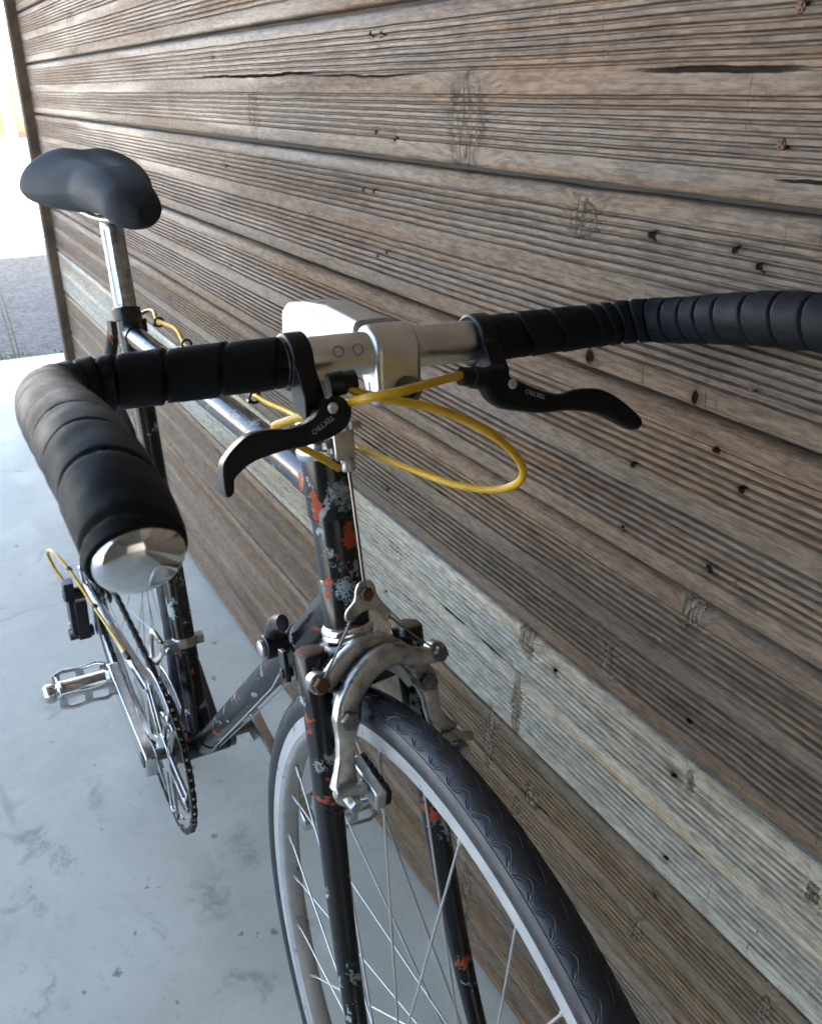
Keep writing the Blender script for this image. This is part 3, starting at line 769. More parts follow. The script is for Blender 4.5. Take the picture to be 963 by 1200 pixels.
# brake levers
LO = [(-.0673,.1715),(-.0796,.1686),(-.0901,.1697),(-.1016,.1691),(-.1097,.1649),(-.116,.1596),(-.1197,.1539),(-.1205,.1432),(-.1195,.1381),(-.116,.1397),(-.1148,.1441),(-.1144,.1467),(-.1111,.1498),(-.1019,.1546),(-.0852,.1575),(-.0713,.1581),(-.0567,.1606),(-.0478,.1649),(-.0438,.171),(-.044,.1767),(-.0495,.1822),(-.0568,.1812),(-.0625,.1764)]
RO = [(.0443,.1849),(.0593,.1873),(.0635,.1801),(.0688,.1769),(.0859,.1686),(.1,.1641),(.1117,.1653),(.1289,.1643),(.1426,.1587),(.1563,.1485),(.1651,.1399),(.1646,.1343),(.1585,.1329),(.15,.1369),(.1376,.1443),(.1239,.1495),(.107,.1529),(.0856,.1542),(.0697,.1575),(.0562,.1614),(.0477,.1682),(.0434,.1774)]
def smooth_outline(o, per=3):
    n = len(o); out = []
    for i in range(n):
        a, b, c, d = (Vector((*o[(i + k) % n], 0)) for k in (-1, 0, 1, 2))
        for k in range(per):
            t = k / per
            q = .5 * ((2 * b) + (c - a) * t + (2 * a - 5 * b + 4 * c - d) * t * t + (3 * b - a - 3 * c + d) * t ** 3); out.append((q.x, q.y))
    return out
for s, out in ((-1, LO), (1, RO)):
    cv = -.0600 if s < 0 else .0640
    # clamp band round the bar
    mb = MB(); mb.lathe(S(CF, cv - .0065, CA), SN(0, 1, 0), [(.0136, 0), (.0158, 0), (.0163, .001), (.0163, .012), (.0158, .013), (.0136, .013)], 40)
    mb.prism([S(CF + .004, cv - .0060, CA - .012), S(CF + .0160, cv - .0060, CA - .002), S(CF + .0245, cv - .0060, CA - .020), S(CF + .022, cv - .0060, CA - .034), S(CF + .006, cv - .0060, CA - .028)], SN(0, .012, 0))
    lev = mb.build('brake_lever', M['plastic'], P_, smooth=40, bevel=.0012)
    lev['label'] = 'black lever nearer the wall' if s > 0 else 'black lever on the floor side'
    so2 = smooth_outline(out)
    mb = MB(); mb.prism([S(.1445, v, a) for v, a in so2], SN(.0105, 0, 0)); bl = mb.build('lever_blade', M['plastic'], lev, smooth=50, bevel=.0030, seg=4)
    # barrel that takes the cable
    if s < 0: a_, b_ = S(.147, -.052, .1880), S(.150, -.0365, .1895)
    else: a_, b_ = S(.149, .048, .1800), S(.150, .0315, .1835)
    mb = MB(); mb.tube([a_, a_.lerp(b_, .55), a_.lerp(b_, .6), b_], [.0068, .0068, .0058, .0056], 16); mb.build('cable_barrel', M['plastic'], lev)
    pv = (-.0545, .1762) if s < 0 else (.0640, .1748)
    mb = MB(); mb.lathe(S(.1545, *pv), SN(1, 0, 0), [(.0030, 0), (.0032, .0008), (.0022, .0019)], 16); mb.build('pivot_rivet', M['alu'], lev)
    if s < 0: text_obj('TEKTRO', 'lettering', M['print'], lev, S(.1552, -.0618, .1680), SN(0, -.88, -.46), SN(0, .46, -.88), .0040, .0001)
    else: text_obj('TEKTRO', 'lettering', M['print'], lev, S(.1552, .0800, .1668), SN(0, -.93, .36), SN(0, -.36, -.93), .0040, .0001)

# cables
C1 = [(.5271,-.0485,.9101),(.5314,-.0401,.9043),(.5383,-.0223,.8995),(.5426,.0005,.8931),(.5471,.0215,.8842),(.5519,.0402,.8723),(.5515,.0577,.8567),(.5465,.0681,.8418),(.5354,.0708,.8295),(.5177,.0652,.8203),(.4919,.0518,.8174),(.4535,.0408,.8169),(.4171,.033,.8161),(.3887,.0278,.8155),(.351,.0266,.8125),(.2771,.0254,.8080),(.2234,.0201,.8060),(.12,.021,.8035),(.002,.0215,.8040),(-.05,.026,.8110),(-.1125,.0225,.8085),(-.150,.028,.812),(-.178,.024,.806),(-.196,.012,.790),(-.205,.004,.765)]
mb = MB(); mb.tube(catmull(C1, 8), .0026, 12); mb.build('rear_brake_cable', M['yellow'], P_)
C2 = [(0.5304, 0.0276, 0.9057), (0.5434, 0.0051, 0.9087), (0.5583, -0.0232, 0.9114), (0.5576, -0.0385, 0.9099), (0.5493, -0.0468, 0.9064), (0.5306, -0.0461, 0.8990), (0.5116, -0.0464, 0.8911), (0.4945, -0.0522, 0.8828), (0.4776, -0.0598, 0.8745), (0.4659, -0.0641, 0.8677), (0.4586, -0.0569, 0.8581), (0.4471, -0.0405, 0.8453), (0.4400, -0.0221, 0.8314), (0.4282, -0.0023, 0.8155)]
mb = MB(); mb.tube(catmull(C2, 8), .0026, 12); mb.build('front_brake_cable', M['yellow'], P_)
for x, y, z in ((.2153, .008, .795), (.002, .012, .795), (-.1125, .014, .796)):
    mb = MB(); mb.tube([Vector((x, y + .0095 + .0052 * math.cos(t), z + .0105 + .0052 * math.sin(t))) for t in [2 * math.pi * i / 16 for i in range(16)]], .0014, 8, closed=True)
    mb.cyl((x - .003, y + .004, z + .008), (x + .003, y + .004, z + .008), .0022, 8); mb.build('cable_clip', M['black_metal'], P_)

# front brake, centre pull
def arm_path(pts, r0, nm, f, par, mat=M['alu_old']):
    p = catmull([S(f, v, a) for v, a, _ in pts], 8); L = len(p); rings = []
    for i in range(L):
        x = i / (L - 1) * (len(pts) - 1); k = min(int(x), len(pts) - 2); t = x - k
        r = (pts[k][2] * (1 - t) + pts[k + 1][2] * t) * 1.16
        d = (p[min(i + 1, L - 1)] - p[max(i - 1, 0)]).normalized(); u = (SF - d * SF.dot(d)).normalized(); w_ = d.cross(u)
        h = r * r0 if r * r0 > .0042 else .0042
        ring = []
        for c1, c2 in ((-1, -.72), (-.72, -1), (.55, -1), (.92, -.80), (1, -.55), (1, .55), (.92, .80), (.55, 1), (-.72, 1), (-1, .72)):
            ring.append(p[i] + u * (h * c1) + w_ * (r * c2))
        rings.append(ring)
    return MB().ring_loft(rings).build(nm, mat, par, smooth=50)
yoke = [(-.0135, .0185), (-.0180, .0210), (-.0165, .0270), (-.0095, .0330), (-.0075, .0400), (-.0035, .0455), (.0030, .0460), (.0072, .0420), (.0085, .0345), (.0130, .0260), (.0175, .0195), (.0160, .0140), (.0115, .0135), (.0085, .0190), (.0030, .0235), (-.0035, .0240), (-.0085, .0215)]
fb = arm_path([(.0465, -.0178, .0058), (.0385, -.0190, .0050), (.0280, -.0160, .0056), (.0130, -.0105, .0070), (-.0030, -.0125, .0074), (-.0170, -.0225, .0074), (-.0262, -.0345, .0078), (-.0300, -.0470, .0086), (-.0325, -.0600, .0062), (-.0350, -.0740, .0054), (-.0370, -.0860, .0068), (-.0385, -.0960, .0088)], .55, 'front_brake', .0490, P_)
arm_path([(-.0440, -.0188, .0060), (-.0350, -.0190, .0056), (-.0230, -.0105, .0060), (-.0060, -.0035, .0066), (.0120, -.0060, .0066), (.0270, -.0190, .0066), (.0370, -.0330, .0070), (.0410, -.0420, .0080), (.0430, -.0540, .0060), (.0445, -.0680, .0056), (.0490, -.0790, .0066), (.0560, -.0880, .0074)], .50, 'brake_arm', .0380, fb)
mb = MB(); mb.tube([S(.030, v, a) for v, a in ((-.0225, -.027), (-.020, -.024), (-.014, -.018), (0, -.014), (.014, -.018), (.028, -.030), (.036, -.042))], .0075, 12, flat=(SF, .5)); mb.cyl(S(.0, 0, -.017), S(.040, 0, -.017), .0035, 12); mb.build('brake_bridge', M['alu_old'], fb)
for (f, v, a, r, hgt, mt) in [(.0535, -.0300, -.0465, .0078, .007, 'steel_dark'), (.0430, .0400, -.0405, .0078, .007, 'steel_dark'), (.0440, -.0440, -.0188, .0066, .007, 'rust'), (.0525, .0468, -.0178, .0068, .008, 'steel_dark')]:
    mb = MB(); mb.lathe(S(f - .006, v, a), SN(1, 0, 0), [(r * 1.15, -.004), (r * 1.2, .0), (r * 1.2, .005), (r * 1.05, .006)], 24); w0 = mb.build('bolt_boss', M['alu_old'], fb)
    mb = MB(); mb.hexbolt(S(f, v, a), SN(1, 0, 0), r * .92, hgt * .8); mb.build('bolt', M[mt], fb, smooth=20)
mb = MB(); mb.prism([S(.0400, v, a) for v, a in smooth_outline(yoke, 3)], SN(.0030, 0, 0)); mb.build('cable_yoke', M['alu_old'], fb, smooth=50, bevel=.0007)
mb = MB(); mb.hexbolt(S(.0430, -.0005, .0365), SN(1, 0, 0), .0052, .0045); mb.build('bolt', M['rust'], fb, smooth=20)
mb = MB(); mb.tube([S(.046, -.0440, -.0180), S(.0455, -.0300, .000), S(.043, -.0150, .0195)], .0008, 8); mb.build('straddle_wire', M['clear_cable'], fb)
mb = MB(); mb.tube([S(.043, .0150, .0165), S(.050, .0320, -.003), S(.054, .0455, -.0150)], .0008, 8); mb.build('straddle_wire', M['clear_cable'], fb)
mb = MB(); mb.tube([S(.0362, .002, .126), S(.038, .0015, .110), S(.0405, .0005, .075), S(.0425, -.0003, .040)], .0013, 8); mb.build('brake_wire', M['clear_cable'], fb)
for s in (-1, 1):
    v0, a0 = (-.0385, -.0965) if s < 0 else (.0575, -.0900)
    f0 = .0500 if s < 0 else .0395
    ins = .0245 * s                        # pads sit beside the rim
    mb = MB(); mb.lathe(S(f0, v0, a0 - .004), SN(1, 0, 0), [(.0088, -.004), (.0092, .0), (.0088, .0040), (.006, .006)], 18); mb.cyl(S(f0 + .009, v0 - .012, a0 + .003), S(f0 + .009, v0 + .012, a0 - .001), .0042, 12, bev=.001); mb.hexbolt(S(f0 + .006, v0, a0 - .006), SN(1, 0, -.2), .0056, .012)
    mb.build('pad_clamp', M['alu_old'], fb, smooth=40)
    pc = S(.046, s * .0205, -.098) if s < 0 else S(.038, .0215, -.098)
    dirn = SN(.90, 0, -.30).normalized(); upn = SN(.30, 0, .90).normalized()
    mb = MB(); mb.box(pc + dirn * .003, dirn * .0215, SN(0, .0046, 0), upn * .0082); mb.cyl(pc, S(f0 + .009, v0, a0), .0034, 10); mb.build('pad_holder', M['alu'], fb, smooth=40, bevel=.0022, seg=3)
    mb = MB(); mb.box(pc + SN(0, -s * .0060, 0) + dirn * .003, dirn * .0208, SN(0, .0026, 0), upn * .0062)
    for k in range(5): mb.box(pc + SN(0, -s * .0060, 0) + dirn * (-.016 + .0085 * k) + upn * .0064, dirn * .0028, SN(0, .0024, 0), upn * .0012)
    mb.build('brake_pad', M['pad'], fb, bevel=.0008)

# wheels
def wheel(axle, fwd, side, up, name, old, pref):
    """returns the wheel part; fwd/side/up are unit vectors of the wheel frame"""
    def W(r, t, v): return axle + fwd * (r * math.cos(t)) + up * (r * math.sin(t)) + side * v
    NS = 160
    prof = [(.2985, -.0048), (.2990, -.0075), (.3005, -.0094), (.3030, -.0106), (.3035, -.0113), (.3160, -.0118), (.3168, -.0110), (.3160, -.0098), (.3140, 0), (.3160, .0098), (.3168, .0110), (.3160, .0118), (.3035, .0113), (.3030, .0106), (.3005, .0094), (.2990, .0075), (.2985, .0048), (.2985, 0)]
    mb = MB(); rings = [[W(r, 2 * math.pi * i / NS, v) for r, v in prof] for i in range(NS)]
    mb.ring_loft(rings, True, False); wh = mb.build('wheel', M['rim'], P_, smooth=28)
    wh['label'] = pref + ' wheel with silver rim'
    # tyre
    TR = .3222; rings = []; n = 30
    for i in range(NS):
        t = 2 * math.pi * i / NS; ring = []
        for j in range(n):
            a = R(-126) + R(252) * j / (n - 1); pinch = max(0.0, (abs(a) - R(88)) / R(38))
            ring.append(W(TR + .0005 + .0145 * math.cos(a), t, (.0146 - .0012 * pinch) * math.sin(a)))
        ring.append(W(TR - .0040, t, 0)); rings.append(ring)
    mb = MB(); mb.ring_loft(rings, True, False); ty = mb.build('tyre', M['rubber'], wh, smooth=60)
    # raised tread relief: wavy band, fans of ribs, dashes and shoulder lines
    def T(t, a, h=0.0): return W(TR + .0005 + (.0145 + h) * math.cos(a), t, (.0146 + h) * math.sin(a))
    cells = 96; mb = MB()
    dt = 2 * math.pi / cells
    rings = []
    for i in range(cells * 12):                       # raised centre band with a wavy edge on both sides
        t = 2 * math.pi * i / (cells * 12); e = R(29 + 10.5 * math.cos(2 * math.pi * i / 12))
        rings.append([T(t, -e, -.0003)] + [T(t, -e + 2 * e * q / 10, .00055) for q in range(11)] + [T(t, e, -.0003)])
    mb.ring_loft(rings, True, False)
    for sgn in (1, -1):
        seg = 8
        mb.tube([T(2 * math.pi * i / (cells * seg), sgn * R(29 + 10.5 * math.cos(2 * math.pi * i / seg)), -.0001) for i in range(cells * seg)], .00035, 6, closed=True)
        for c_ in range(cells):
            t0 = c_ * dt
            mb.tube([T(t0 + dt * (.30 + .55 * q), sgn * R(5 + 12 * q ** .6), .0006) for q in (0, .35, .7, 1)], .00040, 5)
            for k in range(6):
                q = -.36 + .145 * k
                mb.tube([T(t0 + dt * (q * .42), sgn * R(48), .0001), T(t0 + dt * q, sgn * R(32 + 10 * abs(q) * 1.6), .0000)], .00042, 4)
    for a in (-54, -3, 3, 54):
        if abs(a) == 3: continue
        mb.tube([T(2 * math.pi * i / NS, R(a), .0001) for i in range(NS)], .0005, 5, closed=True)
    mb.build('tread', M['rubber'], ty, smooth=60, kind='stuff')
    # hub
    hw = .035 if old == 'front' else .036
    mb = MB(); mb.lathe(axle - side * .050, side, [(.004, -.004), (.0085, -.003), (.0085, .006), (.0095, .010), (.0095, .014), (.0190, .0150), (.0190, .018), (.0120, .0195), (.0085, .030), (.0085, .070), (.0120, .0805), (.0190, .082), (.0190, .085), (.0095, .086), (.0095, .090), (.0085, .094), (.0085, .103), (.004, .104)], 28)
    mb.build('hub', M['alu'], wh, smooth=30)
    # spokes: 32, four kinds that share mesh data
    rot = Matrix((fwd, side, up)).transposed()
    meshes = {}
    for k in range(32):
        sd_ = 1 if k % 2 else -1; kind = (k // 2) % 2
        key = (sd_, kind)
        if key not in meshes:
            mb = MB(); lean = R(62) * (1 if kind else -1)
            h0 = Vector((.0178 * math.cos(lean), sd_ * hw, .0178 * math.sin(lean))); r0 = Vector((.2985, sd_ * .0015, 0))
            d = (r0 - h0).normalized()
            mb.tube([h0, r0 - d * .012], .00095, 7); mb.tube([r0 - d * .013, r0 - d * .002, r0 + d * .002], [.0018, .0018, .0022], 8)
            o = mb.build('spoke', M['spoke'], wh); meshes[key] = o.data
        else:
            o = bpy.data.objects.new('spoke', meshes[key]); COL.objects.link(o); o.parent = wh
        th = 2 * math.pi * k / 32 + .05
        loc = Matrix.Rotation(-th, 4, 'Y')      # turn about the axle in the wheel frame
        o.matrix_local = Matrix.Translation(axle) @ rot.to_4x4() @ loc
    return wh, W
fw_wheel, WF = wheel(AX, SF, SV, SA, 'wheel', 'front', 'front')
rw, WR = wheel(RAX, Vector((1, 0, 0)), Vector((0, 1, 0)), Vector((0, 0, 1)), 'wheel', 'rear', 'rear')
# drivetrain
def chainring(y, teeth, r, th, name, mat):
    n = teeth * 4; outer = []
    for i in range(n):
        t = 2 * math.pi * i / n; k = i % 4; rr = r + (.0022 if k in (1, 2) else -.0030)
        outer.append((rr * math.cos(t), rr * math.sin(t)))
    inner = [((r - .014) * math.cos(2 * math.pi * i / n), (r - .014) * math.sin(2 * math.pi * i / n)) for i in range(n)]
    mb = MB()
    for yy in (y, y + th):
        mb.v += [(a, yy, BB.z + b) for a, b in outer] + [(a, yy, BB.z + b) for a, b in inner]
    for i in range(n):
        k = (i + 1) % n
        mb.f += [(i, k, n + k, n + i), (2 * n + k, 2 * n + i, 3 * n + i, 3 * n + k), (i, 2 * n + i, 2 * n + k, k), (n + k, 3 * n + k, 3 * n + i, n + i)]
    return mb.build(name, mat, P_, smooth=20)
CRANG = R(10)
cdir = Vector((-math.cos(CRANG), 0, math.sin(CRANG))); cup = Vector((math.sin(CRANG), 0, math.cos(CRANG)))
ring = chainring(-.0470, 52, .1045, .0030, 'chainring', M['chrome'])
mb = MB()
for k in range(5):
    t = CRANG + math.pi + 2 * math.pi * k / 5 + .3
    d = Vector((math.cos(t), 0, math.sin(t))); q = d.cross(Vector((0, 1, 0)))
    for sg in (-1, 1):
        mb.box(BB + Vector((0, -.0485, 0)) + d * .056 + q * (sg * .012), d * .036, q * .0045, Vector((0, .0022, 0)))
    mb.cyl(BB + Vector((0, -.053, 0)) + d * .088, BB + Vector((0, -.044, 0)) + d * .088, .006, 12)
mb.lathe(BB + Vector((0, -.052, 0)), (0, 1, 0), [(.026, 0), (.026, .006)], 28)
mb.build('chainring_spider', M['chrome'], ring, bevel=.0008)
ring2 = chainring(-.0390, 42, .0840, .0028, 'chainring', M['steel_dark'])
def crank(y, dr, lab):
    pts = [(-.018, .0165), (-.010, .0190), (.012, .0185), (.030, .0165), (.100, .0140), (.150, .0125), (.168, .0125), (.180, .0110), (.184, .0060)]
    up_ = dr.cross(Vector((0, 1, 0)))
    o = [BB + Vector((0, y, 0)) + dr * a + up_ * b for a, b in pts] + [BB + Vector((0, y, 0)) + dr * a - up_ * b for a, b in reversed(pts)]
    mb = MB(); mb.prism(o, (0, .0150, 0)); c_ = mb.build('crank_arm', M['chrome'], P_, smooth=40, bevel=.0022, seg=3)
    return c_
ca = crank(-.0790, cdir, 'right'); cb = crank(.0680, -cdir, 'left')
mb = MB(); mb.lathe(BB + Vector((0, -.0795, 0)), (0, -1, 0), [(.0110, -.002), (.0112, .0005), (.009, .0012)], 20); mb.build('dust_cap', M['steel_dark'], ca)
def pedal(c, s):
    """cage pedal around its axle; s = side"""
    mb = MB(); mb.cyl(c - Vector((0, s * .030, 0)), c + Vector((0, s * .046, 0)), .0072, 16); mb.lathe(c + Vector((0, s * .044, 0)), (0, s, 0), [(.0125, 0), (.0138, .004), (.0138, .011), (.0105, .015), (.004, .0155)], 18)
    mb.lathe(c + Vector((0, -s * .030, 0)), (0, s, 0), [(.0105, 0), (.0140, .006), (.0132, .010), (.0132, .060), (.0140, .066), (.0105, .072)], 18)
    pd = mb.build('pedal', M['chrome'], P_, smooth=35)
    for sg in (-1, 1):
        mb = MB(); x0 = c.x + sg * .030
        # cage plate with two slots: bars
        y0, y1 = c.y - s * .030, c.y + s * .040
        for zz in (-.011, .011): mb.tube([Vector((x0 - sg * .004, y0, c.z + zz * .8)), Vector((x0, y0 + s * .012, c.z + zz)), Vector((x0, c.y, c.z + zz * .78)), Vector((x0, y1 - s * .012, c.z + zz)), Vector((x0 - sg * .004, y1, c.z + zz * .8))], .0034, 8, flat=((1, 0, 0), .5))
        for q in (0.03, .5, .97): mb.box((x0 - (sg * .003 if q != .5 else 0), y0 + (y1 - y0) * q, c.z), (.0010, 0, 0), (0, .0055, 0), (0, 0, .0095))
        mb.build('cage_plate', M['chrome'], pd, bevel=.0006)
    for q in (-.030, .040):
        mb = MB(); y = c.y + s * q
        mb.prism([(c.x - .030, y, c.z - .008), (c.x - .012, y, c.z - .012), (c.x + .012, y, c.z - .012), (c.x + .030, y, c.z - .008), (c.x + .030, y, c.z + .008), (c.x + .012, y, c.z + .012), (c.x - .012, y, c.z + .012), (c.x - .030, y, c.z + .008)], (0, .0025, 0)); mb.build('end_plate', M['chrome'], pd, bevel=.0006)
    return pd
pr = BB + cdir * .170; pl = BB - cdir * .170
pedal(Vector((pr.x, -.109, pr.z - .006)), -1); pedal(Vector((pl.x, .122, pl.z)), 1)
# freewheel and chain
mb = MB()
for i, (r, y) in enumerate([(.052, -.026), (.046, -.0305), (.040, -.035), (.035, -.0395), (.030, -.044)]):
    n = int(r * 2 * math.pi / .0127) * 4
    o = [RAX + Vector(((r + (.002 if k % 4 in (1, 2) else -.0025)) * math.cos(2 * math.pi * k / n), y, (r + (.002 if k % 4 in (1, 2) else -.0025)) * math.sin(2 * math.pi * k / n))) for k in range(n)]
    mb.prism(o, (0, -.0018, 0))
mb.build('freewheel', M['chain'], P_, smooth=20)
def links(path, name_mb):
    p = resample(path, .00635)
    for i in range(len(p) - 1):
        a, b = p[i], p[i + 1]; t = (b - a).normalized(); u = Vector((0, 1, 0)); u = (u - t * u.dot(t)).normalized(); w_ = t.cross(u)
        if i % 2 == 0:
            for sg in (-1, 1): name_mb.box(a.lerp(b, .5) + u * (sg * (.0030 if (i // 2) % 2 else .0021)), t * .0075, u * .0006, w_ * .0038)
        name_mb.cyl(a - u * .0034, a + u * .0034, .0022, 8)
mb = MB(); rw_ = .0405
path = []
for k in range(60):                                  # round the chainring from the top to the bottom
    t = R(96) - R(186) * k / 59; path.append(BB + Vector((.1045 * math.cos(t), -.0455, .1045 * math.sin(t))))
up_end = RAX + Vector((.004, -.037, .040))
upper = [up_end.lerp(path[0], k / 30) for k in range(31)]
jock = RAX + Vector((-.010, -.040, -.105))
lower = [path[-1].lerp(jock, k / 30) for k in range(1, 31)]
back = [RAX + Vector((-.030, -.040, -.085)), RAX + Vector((-.012, -.038, -.045)), RAX + Vector((-.036, -.037, -.012)), RAX + Vector((-.028, -.037, .028))]
links(catmull(upper[::6] + path[::4] + lower[::6] + back, 8), mb)
mb.build('chain', M['chain'], P_, smooth=30)
# rear derailleur
mb = MB()
c0 = RAX + Vector((-.030, -.080, -.044))
mb.box(c0 + Vector((0, 0, -.040)), (.016, 0, .010), (0, .006, 0), (-.006, 0, .040)); mb.box(c0 + Vector((.012, .012, -.045)), (.010, 0, 0), (0, .010, 0), (0, 0, .036))
mb.cyl(c0 + Vector((.01, -.012, .004)), c0 + Vector((.01, .022, .004)), .011, 16); mb.cyl(c0 + Vector((-.004, -.010, -.080)), c0 + Vector((-.004, .030, -.080)), .011, 16); mb.box(c0 + Vector((.020, -.004, .018)), (.012, 0, 0), (0, .008, 0), (0, 0, .016))
rd = mb.build('rear_derailleur', M['black_metal'], P_, bevel=.0018)
for dx, dz in ((.002, -.012), (.010, -.052), (-.004, -.060), (.004, -.072), (.010, .004)):
    mb = MB(); mb.lathe(c0 + Vector((dx, -.0065 - (.006 if dz > 0 else 0), dz)), (0, -1, 0), [(.0034, 0), (.0034, .0014), (.002, .002)], 10); mb.build('pin', M['alu'], rd)
for dz in (-.058, -.108):
    n = 44; o = [RAX + Vector((-.016 + (.016 + (.0022 if k % 4 in (1, 2) else 0)) * math.cos(2 * math.pi * k / n), -.037, dz + (.016 + (.0022 if k % 4 in (1, 2) else 0)) * math.sin(2 * math.pi * k / n))) for k in range(n)]
    mb = MB(); mb.prism(o, (0, -.006, 0)); mb.build('jockey_wheel', M['black_metal'], rd, smooth=20)
mb = MB(); mb.prism([RAX + Vector((-.028, -.030, -.045)), RAX + Vector((-.004, -.030, -.045)), RAX + Vector((-.004, -.030, -.122)), RAX + Vector((-.028, -.030, -.122))], (0, -.0016, 0)); mb.prism([RAX + Vector((-.026, -.047, -.045)), RAX + Vector((-.008, -.047, -.045)), RAX + Vector((-.008, -.047, -.122)), RAX + Vector((-.026, -.047, -.122))], (0, -.0016, 0)); mb.build('cage', M['black_metal'], rd, bevel=.0005)
mb = MB(); mb.tube(catmull([(-.175, -.050, .318), (-.25, -.058, .327), (-.32, -.068, .340), (-.39, -.081, .362), (-.445, -.094, .372), (-.485, -.099, .355), (-.480, -.092, .325), (-.455, -.082, .306)], 8), .0026, 10); mb.build('derailleur_cable', M['yellow'], P_)
for a_, b_ in (((-.168, -.049, .317), (-.182, -.051, .319)), ((-.30, -.0635, .3365), (-.306, -.0648, .338)), ((-.39, -.080, .3622), (-.396, -.0815, .3636))):
    MB().cyl(a_, b_, .0038, 10).build('cable_stop', M['black_metal'], P_)
# front derailleur
fc = BB + SDIR * .140
mb = MB(); mb.cyl(fc - SDIR * .0065, fc + SDIR * .0065, .0168, 28, bev=.001); mb.box(fc + Vector((.004, -.022, 0)), (.007, 0, 0), (0, .009, 0), (0, 0, .0065)); mb.cyl(fc + Vector((.012, -.024, 0)), fc + Vector((.018, -.024, 0)), .0055, 14); mb.box(fc + Vector((.000, .019, 0)), (.006, 0, 0), (0, .006, 0), (0, 0, .006))
fd = mb.build('front_derailleur', M['alu_old'], P_, bevel=.001)
mb = MB()
mb.tube(catmull([fc + Vector((-.002, -.030, .006)), fc + Vector((-.014, -.036, .016)), fc + Vector((-.024, -.038, -.004)), fc + Vector((-.020, -.040, -.024))], 6), .0058, 10, flat=((0, 1, 0), .6)); mb.tube(catmull([fc + Vector((.002, -.030, -.006)), fc + Vector((-.004, -.036, -.022)), fc + Vector((-.018, -.040, -.034))], 6), .0048, 10, flat=((0, 1, 0), .6)); mb.build('linkage', M['alu_old'], fd)
mb = MB()
for y in (-.0370, -.0520):
    cage = []
    for k in range(12): t = R(62) + R(52) * k / 11; cage.append(BB + Vector((.116 * math.cos(t) , y, .116 * math.sin(t))))
    for k in range(12): t = R(114) - R(52) * k / 11; cage.append(BB + Vector((.096 * math.cos(t) , y, .096 * math.sin(t))))
    mb.prism(cage, (0, .0014, 0))
mb.build('derailleur_cage', M['chrome'], fd, bevel=.0005)
# down tube shifter boss with clamp
ddt = (DT_B - DT_A).normalized(); sc_c = DT_A + (DT_B - DT_A) * .80
ndt = Vector((-ddt.z, 0, ddt.x))
mb = MB(); mb.cyl(sc_c - ddt * .008, sc_c + ddt * .008, .0158, 28, bev=.001); mb.cyl(sc_c + Vector((0, -.014, 0)) + ndt * .003, sc_c + Vector((0, -.034, 0)) + ndt * .003, .0110, 18, bev=.001); mb.cyl(sc_c + Vector((0, .014, 0)) + ndt * .003, sc_c + Vector((0, .034, 0)) + ndt * .003, .0110, 18, bev=.001)
sh = mb.build('shifter', M['black_metal'], P_)
for s in (-1, 1):
    a = sc_c + Vector((0, s * .027, 0)) + ndt * .003
    mb = MB(); mb.tube(catmull([a - ddt * .004, a + ddt * .012 + ndt * .010, a + ddt * .030 + ndt * .011, a + ddt * .046 + ndt * .006], 4), .0072, 12, flat=((0, 1, 0), .75)); mb.build('shift_lever', M['black_metal'], sh)
    mb = MB(); mb.lathe(a + Vector((0, s * .0075, 0)), (0, s, 0), [(.0070, 0), (.0070, .003), (.005, .004)], 14); mb.build('shift_bolt', M['alu'], sh)
mb = MB(); off = -ndt * .0165
mb.tube([sc_c + off + Vector((0, -.020, 0)) - ddt * .012, sc_c + off - ddt * .10 + Vector((0, -.008, 0)), DT_A + ddt * .05 + off + Vector((0, -.004, 0))], .0009, 8); mb.tube([sc_c + off + Vector((0, .020, 0)) - ddt * .012, sc_c + off - ddt * .10 + Vector((0, .008, 0)), DT_A + ddt * .05 + off + Vector((0, .004, 0))], .0009, 8)
mb.build('shift_wire', M['spoke'], P_)

# ------------------------------------------------------------------ far yard at the left edge
fb_ = MB(); fb_.prism([(-42, -30, -.06), (-40, -30, -.06), (-40, 30, -.06), (-42, 30, -.06)], (0, 0, 7)); fbo = fb_.build('white_building', M['white_wall'], smooth=0)
tag(fbo, 'long white sunlit building across the yard', 'building')
eb = MB(); eb.prism([(-39.99, -30, 3.4), (-39.5, -30, 3.4), (-39.5, 30, 3.4), (-39.99, 30, 3.4)], (0, 0, .18)); eb.build('eave', M['white_wall'], fbo, smooth=0)
def crate_mb(w_, d, h):
    mb = MB()
    for z in (.16 * h, .5 * h, .84 * h):
        for sg in (-1, 1):
            mb.box((sg * d / 2, 0, z), (.012, 0, 0), (0, w_ / 2, 0), (0, 0, .13 * h)); mb.box((0, sg * w_ / 2, z), (d / 2 - .014, 0, 0), (0, .012, 0), (0, 0, .13 * h))
    for sx in (-1, 1):
        for sy in (-1, 1): mb.box((sx * (d / 2 - .03), sy * (w_ / 2 - .03), h / 2), (.018, 0, 0), (0, .018, 0), (0, 0, h / 2 - .002))
    mb.box((0, 0, .015), (d / 2 - .015, 0, 0), (0, w_ / 2 - .015, 0), (0, 0, .012))
    return mb
cbx, cby, ch = -25.7, 3.26, .172
o = crate_mb(.30, .34, ch).build('crate', M['crate_red'], smooth=0); o.location = (cbx, cby, -.058)
tag(o, 'red crate at the bottom of the far sunlit stack', 'crate')
first = None
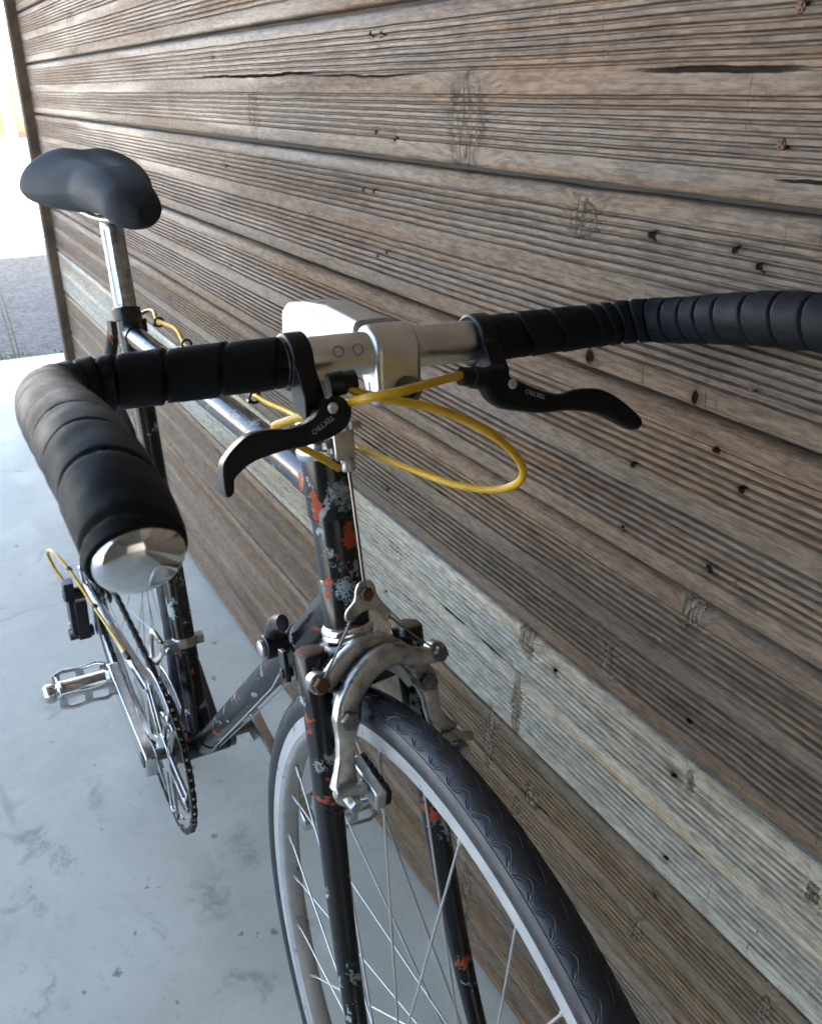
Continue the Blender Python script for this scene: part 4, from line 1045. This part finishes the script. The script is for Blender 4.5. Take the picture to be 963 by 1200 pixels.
for k in range(1, 9):
    if first is None: first = crate_mb(.30, .34, ch).build('crate', M['crate'], smooth=0); o = first
    else: o = first.copy(); COL.objects.link(o)
    o.location = (cbx + random.uniform(-.015, .015), cby + random.uniform(-.015, .015), -.058 + ch * k + .001 * k)
    tag(o, ['', 'pale yellow crate resting directly on the red crate', 'pale yellow crate second above the red crate', 'pale yellow crate third above the red crate', 'pale yellow crate fourth above the red crate', 'pale yellow crate fourth from the top of the far stack', 'pale yellow crate third from the top of the far stack', 'pale yellow crate just below the topmost crate of the far stack', 'topmost pale yellow crate of the far sunlit stack'][k], 'crate', 'pale yellow crates stacked in the far yard')
pb = MB(); pb.cyl((-26.4, 3.04, -.06), (-26.4, 3.04, 2.1), .045, 14); pb.box((-26.4, 3.04, -.045), (.12, 0, 0), (0, .12, 0), (0, 0, .014)); tag(pb.build('pole', M['pole']), 'thin grey pole standing left of the far crate stack', 'pole')
bb_ = MB(); bb_.box((-27.6, 2.80, .45), (.03, 0, 0), (0, .20, 0), (0, 0, .50))
for sg in (-1, 1): bb_.box((-27.55, 2.80 + sg * .19, .45), (.03, 0, 0), (0, .022, 0), (0, 0, .51))
tag(bb_.build('panel', M['crate'], smooth=0), 'upright pale yellow board behind the grey pole', 'board')

# weeds at the edge of the concrete
def weed(x, y, h, lab, nst=1, lean=0.0, seed=1, bush=8):
    rnd = random.Random(seed); t = thing('weed', lab, 'weed', (x, y, -.035), 'weeds along the edge of the concrete'); mb = MB(); lf = MB()
    for s_ in range(nst):
        a = Vector((rnd.uniform(-.02, .02), rnd.uniform(-.02, .02), 0)); p = [a, a + Vector((rnd.uniform(-.02, .02), lean * .4 * h, h * .5)), a + Vector((rnd.uniform(-.03, .03), lean * h, h))]
        cp = catmull(p, 5); mb.tube(cp, [.0032 * (1 - .7 * i / len(cp)) for i in range(len(cp))], 6)
        for q in cp[2:]:
            for k in range(2):
                d = Vector((rnd.uniform(-1, 1), rnd.uniform(-1, 1), rnd.uniform(.0, .8))).normalized(); sd_ = d.cross(Vector((0, 0, 1))).normalized(); L = rnd.uniform(.008, .020)
                b = len(lf.v); lf.v += [tuple(q), tuple(q + d * L * .5 + sd_ * L * .22), tuple(q + d * L), tuple(q + d * L * .5 - sd_ * L * .22)]; lf.f.append((b, b + 1, b + 2, b + 3))
    for k in range(bush):
        d = Vector((rnd.uniform(-1, 1), rnd.uniform(-1, 1), rnd.uniform(.3, 1.2))).normalized(); sd_ = d.cross(Vector((0, 0, 1))).normalized(); L = rnd.uniform(.015, .045); q = Vector((rnd.uniform(-.06, .06), rnd.uniform(-.08, .08), 0))
        b = len(lf.v); lf.v += [tuple(q), tuple(q + d * L * .5 + sd_ * L * .14), tuple(q + d * L), tuple(q + d * L * .5 - sd_ * L * .14)]; lf.f.append((b, b + 1, b + 2, b + 3))
    mb.build('stem', M['stem'], t); lf.build('leaves', M['green'], t, smooth=0, kind='stuff')
weed(-3.30, .165, .42, 'tall thin weed with a leafy green base on the gravel', 2, -.10, 3, 26)
weed(-3.29, .08, .22, 'short dry weed left of the tall one', 1, -.15, 5, 10)
weed(-3.31, .37, .05, 'small green tuft by the foot of the wall post', 1, 0, 8, 16)
